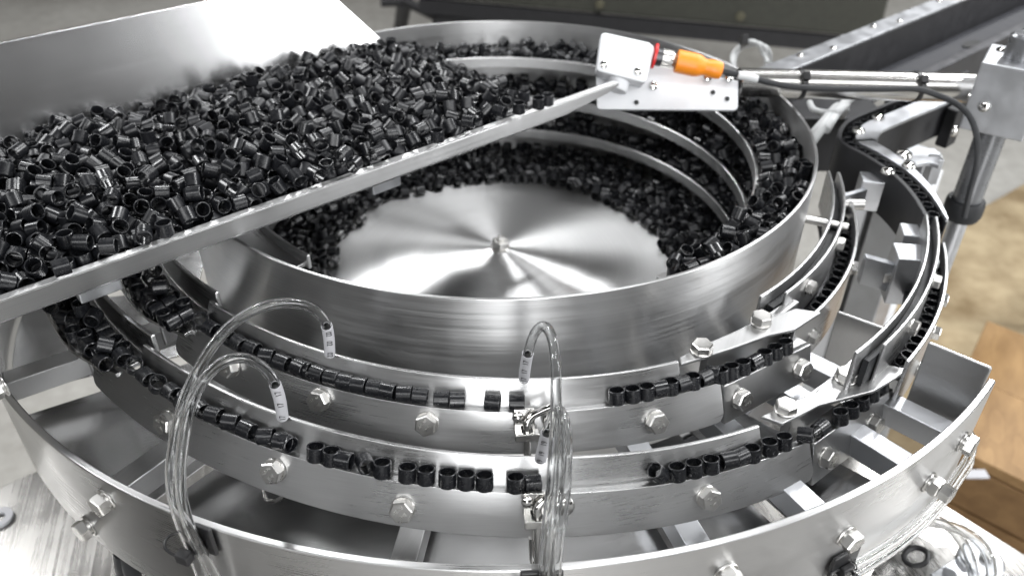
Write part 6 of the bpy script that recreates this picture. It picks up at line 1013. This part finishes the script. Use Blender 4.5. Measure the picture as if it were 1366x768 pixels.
-82,1086,-347,0,0,2,-219,1067,-300,72,67,2,-334,1163,-301,0,0,2,498,982,-346,26,96,2,-1136,-392,-346,0,0,2,-1094,-502,-346,-11,98,2,1019,-373,-346,98,13,2,1035,-314,-346,82,-55,2,
-806,-249,64,0,0,0,-796,-378,64,72,68,0,1206,-20,-300,-52,-84,2,1171,30,-323,-73,-1,2,1199,79,-346,99,-8,2,1194,131,-347,0,0,2,-97,1130,-301,0,0,2,-131,1083,-346,-14,98,2,
-257,1136,-302,-20,24,2,954,639,-347,0,0,2,901,746,-346,-83,-54,2,550,1039,-346,-39,-91,2,1091,-238,-318,48,-59,2,1170,-105,-324,-68,-20,2,1076,62,-537,0,0,2,-277,1183,-301,97,22,2,
1054,-221,-537,0,0,2,1067,-146,-537,0,0,2,1076,-95,-536,0,0,2,1086,15,-536,-97,-20,2,-21,1181,-320,-68,-39,2,-219,1183,-299,0,0,2,1031,617,-346,90,42,2,-663,-651,64,51,85,0,
-1070,-280,63,0,0,0,-1232,-215,64,99,7,0,-648,-767,64,-92,-38,0,-691,-688,63,0,0,0,90,1087,-536,96,23,2,-37,1141,-536,-14,-98,2,142,1087,-536,-99,4,2,1148,114,-535,-38,-91,2,
1144,-100,-536,93,-33,2,1118,-47,-537,0,0,2,1144,-6,-536,-76,64,2,1138,66,-536,-92,36,2,-1092,-163,-536,0,0,2,-1046,-297,-536,0,99,2,-1026,-344,-536,-14,98,2,-1020,-401,-536,0,0,2,
-980,-448,-537,0,0,2,-1080,136,-536,-99,-2,2,-1080,75,-536,0,0,2,-1276,-158,64,-86,49,0,-1135,-352,64,-84,-52,0,-1242,-273,64,77,62,0,-1220,-413,64,67,73,0,-1349,-211,64,-27,-95,0,
-770,-821,64,67,73,0,-914,-796,63,0,0,0,-1033,-618,64,-19,97,0,85,1135,-535,-96,-24,2,20,1121,-537,0,0,2,223,1139,-536,-99,-9,2,137,1137,-536,-6,99,2,992,581,-536,-33,93,2,
1202,114,-536,0,0,2,1183,161,-536,88,46,2,-1112,-311,-536,0,0,2,-1091,-370,-536,-90,41,2,-1075,-428,-536,48,-87,2,-1136,120,-536,-42,-90,2,-1137,54,-536,-41,90,2,-1158,-5,-536,-64,75,2,
-1141,-80,-536,96,24,2,-1134,-188,-536,-86,-48,2,-1103,-226,-537,0,0,2,-1179,-581,64,-28,95,0,-1313,-358,64,-97,-22,0,-850,-944,64,65,-74,0,-923,-865,64,-75,-65,0,-1045,-712,64,78,61,0,
-1081,-646,64,-49,86,0,-1044,-809,64,66,-74,0,-980,-880,63,0,0,0,335,1162,-537,0,0,2,248,1189,-536,-97,21,2,143,1191,-536,38,92,2,56,1178,-537,0,0,2,14,1202,-536,-93,33,2,
-42,1201,-535,-96,23,2,-97,1202,-536,76,-63,2,-1153,-343,-536,43,89,2,1091,-81,-490,-81,-57,2,1096,115,-529,49,78,2,-1215,37,-537,0,0,2,-1202,-52,-537,0,0,2,-1197,-178,-536,2,99,2,
-1176,-285,-536,-2,99,2,232,1101,-509,7,-74,2,96,1120,-491,-98,10,2,1116,-150,-536,23,96,2,84,1072,-490,5,-21,2,2,1078,-537,0,0,2,-951,-1016,64,1,-99,0,-1245,-786,63,0,0,0,
-1273,-692,64,-91,39,0,-1319,-656,64,90,42,0,601,-622,-648,89,-43,2,688,-412,-662,77,28,2,193,1188,-537,0,0,2,100,1207,-517,-68,28,2,20,1212,-490,6,16,2,-32,1211,-490,5,21,2,
1198,-23,-536,96,-23,2,1170,28,-511,-65,-35,2,-1121,-1168,64,76,63,0,-1277,-992,64,5,99,0,-1327,-939,64,-99,4,0,-1354,-1004,65,-63,-77,0,665,-1017,-92,-53,84,2,792,-890,-95,59,-66,2,
1012,-308,-665,-68,46,2,819,-9,-690,-11,-98,2,791,-256,-648,99,-8,2,-471,1037,-94,-38,-22,2,-516,1007,-90,-50,85,2,-683,912,-99,-52,-33,2,-721,894,-137,0,0,2,-826,784,-112,-46,81,2,
-922,671,-89,0,0,2,-981,576,-90,-37,92,2,-489,964,-137,0,0,2,-753,769,-97,-64,66,2,-975,523,-90,82,55,2,-666,1015,-90,-85,-50,2,-733,958,-90,12,-98,2,-845,865,-107,60,-70,2,
-879,787,-118,-38,72,2,-969,723,-91,50,-84,2,-977,656,-135,95,29,2,-1025,638,-137,0,0,2,-1052,545,-111,79,55,2,-557,1046,-118,-51,-50,2,-1328,-1178,64,-99,3,0,-1560,-924,65,-75,65,0,
-1613,-806,64,0,0,0,-1946,-694,64,80,59,0,-1345,-1242,64,91,39,0,-1422,-1189,63,0,0,0,-1539,-1045,64,93,-33,0,872,-758,-136,72,-68,2,977,-561,-111,16,-73,2,704,-971,-109,53,42,2,
810,-352,-657,-60,24,2,-366,1128,-301,0,0,2,-1434,-1272,64,-29,-95,0,-1437,-1373,63,0,0,0,-1640,-1113,64,22,97,0,-1741,-1068,63,0,0,0,-1525,-1399,63,0,0,0,-1805,-1338,64,64,-75,0,
-1782,-1394,64,34,93,0,-1725,-1446,64,-44,-89,0,-1661,-1520,64,80,58,0,]
def bush_me(r=.00470, ri=.00398, L=.0085, n=18):
    c = .00035; h = L/2
    prof = [(r, -h+c), (r, h-c), (r-c, h), (ri+c*.6, h), (ri, h-c), (ri, -h+c), (ri+c*.6, -h), (r-c, -h)]
    return M().rev(prof, None, n, close_prof=True)
BME = me_of(bush_me(), BUSH, sharp=30); BL = bush_me(n=12)
def bushing(mat, label, group):
    o = bpy.data.objects.new('bushing', BME); COL.objects.link(o); o.matrix_world = mat; o.matrix_basis = mat
    return tag(o, label, 'bushing', group)
def phi_at_px(x, R, zf):
    lo, hi = -1.2, 1.3
    for _ in range(50):
        m_ = (lo+hi)/2
        if pxx(P(R, m_, zf(m_)+.005)) < x: lo = m_
        else: hi = m_
    return lo
def row(items, R, zf, name, group, lean=.27):
    for i, (x, mode) in enumerate(items):
        a = phi_at_px(x, R, zf) if x > 0 else -x; o = P(1, a, 0); e = P(1, a+pi/2, 0); up = (Z*math.cos(lean)-o*math.sin(lean)).normalized(); nu = (o*math.cos(lean)+Z*math.sin(lean))
        z = zf(a); j = rr.uniform(-.0003, .0003); base = P(R, a, z)-nu*(.0010+j)
        if mode == 'u': mt = frame(base+up*.0042, up+e*rr.uniform(-.04, .04), e)
        elif mode == 'l': mt = frame(base+up*.0043, e+nu*rr.uniform(-.15, .15)+up*rr.uniform(-.05, .05), Z)
        elif mode == 'f': mt = frame(base+up*.0050, e*.55+nu*.8, up)
        elif mode == 'g': mt = frame(base+up*.0050, e*.9+nu*.35, up)
        elif mode == 't': mt = frame(base+up*.0052, e*-.62+up*.7+nu*.2, o)
        how = {'u': 'standing', 'l': 'lying', 'f': 'facing outward', 'g': 'lying askew', 't': 'tilted'}[mode]
        bushing(mt, 'black bushing %s, %s in %s' % (how, NUMW[i] if i < 24 else 'far right', name), group)
fA = lambda a: -.0427-.0127*a; fB = lambda a: -.0535-.0280*a
row([(379, 'g'), (418, 'u'), (439, 'u'), (457, 'l'), (485, 'f'), (508, 'u'), (542, 'u'), (567, 'u'), (596, 'u'), (621, 'u'), (646, 'u'), (688, 'u'), (711, 'l')], .3435, fB, 'the row at the left of the lower track', 'bushings in the left row of the lower track')
row([(881, 't'), (906, 'u'), (929, 'u'), (952, 'u'), (975, 'l'), (991, 'l'), (1007, 'u'), (1031, 'u'), (1050, 'u')], .3435, fB, 'the row at the right of the lower track', 'bushings in the right row of the lower track')
row([(1078, 'f'), (1099, 'l'), (1126, 'u'), (1140, 'u'), (1154, 'u'), (1168, 'u'), (1181, 'u')], .3455, fB, 'the row under the lower cover plate', 'bushings under the lower cover plate')
row([(400, 'l'), (421, 'l'), (440, 'l'), (458, 'l'), (477, 'l'), (497, 'l'), (516, 'l'), (538, 'l'), (559, 'l'), (588, 'l'), (609, 'l'), (657, 'l'), (690, 'l')], .2955, fA, 'the row at the left of the upper track', 'bushings in the left row of the upper track')
row([(825, 'u'), (846, 'u'), (865, 'u'), (883, 'l'), (898, 'u'), (913, 'l'), (927, 'u'), (943, 'l'), (955, 'f')], .2955, fA, 'the row at the right of the upper track', 'bushings in the right row of the upper track')
row([(966, 'u'), (980, 'u'), (995, 'u'), (1010, 'l'), (1025, 'u'), (1039, 'u'), (1052, 'u')], .2975, fA, 'the row under the upper cover plate', 'bushings under the upper cover plate')
row([(-(-(-.66+i*.0325)) if False else 0, 'l') for i in range(0)], .3405, fB, '', '')
def chain(R, zf, a0, a1, step, mode, where, group):
    a = a0; k = 0
    while a < a1:
        o = P(1, a, 0); e = P(1, a+pi/2, 0)
        if mode == 'l': mt = frame(P(R+rr.uniform(-.0008, .0008), a, zf(a)+.0048), e+o*rr.uniform(-.32, .32)+Z*(rr.uniform(-.05, .05)+(1.6 if rr.random() < .2 else 0)), o)
        else: mt = frame(P(R, a, zf(a)+.0052), Z+e*rr.uniform(-.08, .08)+o*rr.uniform(-.08, .08), e)
        bushing(mt, 'black bushing, %s %s' % (NUMW[k], where), group); a += step*(1+(rr.uniform(.0, .30) if mode == 'l' else rr.uniform(-.02, .06))); k += 1
chain(.3420, fB, -.69, -.33, .0275, 'l', 'in the shaded row at the left of the lower track', 'shaded bushings on the lower track')
chain(.2940, fA, -.67, -.37, .0318, 'l', 'in the shaded row at the left of the upper track', 'shaded bushings on the upper track')
chain(.2822, lambda a: -.0660-.006*(a-.8), .735, 1.36, .0338, 'u', 'from the front in the upper exit channel', 'bushings in the upper exit channel')
chain(.3468, lambda a: -.0690-.006*(a-.8), .82, 1.24, .0275, 'u', 'from the front in the lower exit channel', 'bushings in the lower exit channel')
kc = 0
acc = 0
for i in range(1, len(CHUTE)):
    acc += (CHUTE[i]-CHUTE[i-1]).length
    if acc > .0098:
        acc = 0; kc += 1; bushing(Matrix.Translation(CHUTE[i]+Z*-.0065), 'black bushing, %s from the near end in the black curved chute' % NUMW[kc-1], 'bushings in the exit chute')
# heaps: settled positions
HP = np.array(HEAP_POSES, float).reshape(-1, 6); n = len(HP)
ps = HP[:, :3]/5000; ks = HP[:, 5].astype(int)
def axis_quat(r):
    x, y = r[3]/99, r[4]/99; z = math.sqrt(max(0, 1-x*x-y*y)); return Vector((x, y, z)).normalized().to_track_quat('Z', 'Y')
qs = [axis_quat(r) for r in HP]
placed = sum(1 for o in sc.objects if o.get('category') == 'bushing')
budget = 300-placed
HEAP = {0: ('black plastic bushing in the heap filling the slanted steel tray', 'bushings heaped in the tray'),
        1: ('black plastic bushing in the pile around the disc at the bottom of the bowl', 'bushings at the bottom of the bowl'),
        2: ('black plastic bushing lying on a spiral ledge inside the bowl', 'bushings on the ledges of the bowl'),
        3: ('black plastic bushing jumbled in an entry pan at the left end of the tracks', 'bushings in the entry pans')}
bv = np.array(BL.v); bf = BL.f; rest = {0: [], 1: []}
order = list(range(n)); order.sort(key=lambda i: 0 if ks[i] == 3 and i < 1400 else 1)
cnt = 0
for i in order:
    k = int(ks[i])
    if cnt < budget and (i < 1400):
        lab, grp = HEAP[k]; zz = abs((qs[i] @ Z).z); pose = 'standing' if zz > .85 else ('lying' if zz < .4 else 'tilted')
        if k == 0:
            v_ = Vector(ps[i]); pu, pn = v_.dot(U), v_.dot(N)
            pl_ = ('beside the front wall, %s,' % ('near the tray tip' if pu > -.12 else ('above the bowl wall' if pu > -.20 else ('above the upper track' if pu > -.27 else ('above the lower track' if pu > -.33 else 'at the left end'))))) if pn < -.012 else ('against the back plate' if pn > .125 else ('near the tray tip' if pu > -.08 else ('in the middle' if pu > -.24 else 'at the near left end')))
            lab = 'black bushing %s %s of the tray heap' % (pose, pl_); grp = '%s bushings %s of the tray heap' % (pose, pl_)
        if k == 2:
            w_ = Vector(ps[i]); lv = 'top' if w_.z > -.052 else ('middle' if w_.z > -.095 else 'lowest'); sd = 'right' if w_.x > .09 and w_.y < .17 else ('back' if w_.y > 0 else 'front')
            lab = 'black bushing %s on the %s ledge at the %s of the bowl' % (pose, lv, sd); grp = '%s bushings on the %s ledge at the %s' % (pose, lv, sd)
        if k == 3:
            w_ = 'upper' if Vector(ps[i]).xy.length < .318 else 'lower'; lab = 'black bushing %s among those jumbled in the %s entry pan' % (pose, w_); grp = '%s bushings in the %s entry pan' % (pose, w_)
        mt = qs[i].to_matrix().to_4x4(); mt.translation = Vector(ps[i]); bushing(mt, lab, grp); cnt += 1
    else: rest[0 if k == 0 else 1].append(i)
for key, nm, lab in ((0, 'bushing_heap', 'rest of the heap of black bushings in the steel tray'), (1, 'bushing_heap', 'loose black bushings piled inside the round bowl')):
    ids = rest[key]; nv = len(bv); V = np.empty((len(ids)*nv, 3))
    for j, i in enumerate(ids):
        R_ = np.array(qs[i].to_matrix()); V[j*nv:(j+1)*nv] = bv @ R_.T + ps[i]
    fa = np.array(bf); Fa = (fa[None]+(np.arange(len(ids))*nv)[:, None, None]).reshape(-1, 4)
    me = bpy.data.meshes.new(nm); me.vertices.add(len(V)); me.vertices.foreach_set('co', V.ravel())
    me.loops.add(Fa.size); me.loops.foreach_set('vertex_index', Fa.ravel().astype(np.int32)); me.polygons.add(len(Fa)); me.polygons.foreach_set('loop_start', np.arange(0, Fa.size, 4, dtype=np.int32))
    me.update(calc_edges=True); me.validate()
    bm = bmesh.new(); bm.from_mesh(me); bmesh.ops.recalc_face_normals(bm, faces=bm.faces); bm.to_mesh(me); bm.free()
    for p in me.polygons: p.use_smooth = True
    me.set_sharp_from_angle(angle=math.radians(38)); me.materials.append(BUSH)
    o = bpy.data.objects.new(nm, me); COL.objects.link(o); o['kind'] = 'stuff'; o['label'] = lab; o['category'] = 'bushings'
print('bushings placed', placed, 'heap individuals', cnt, 'rest', len(rest[0]), len(rest[1]))
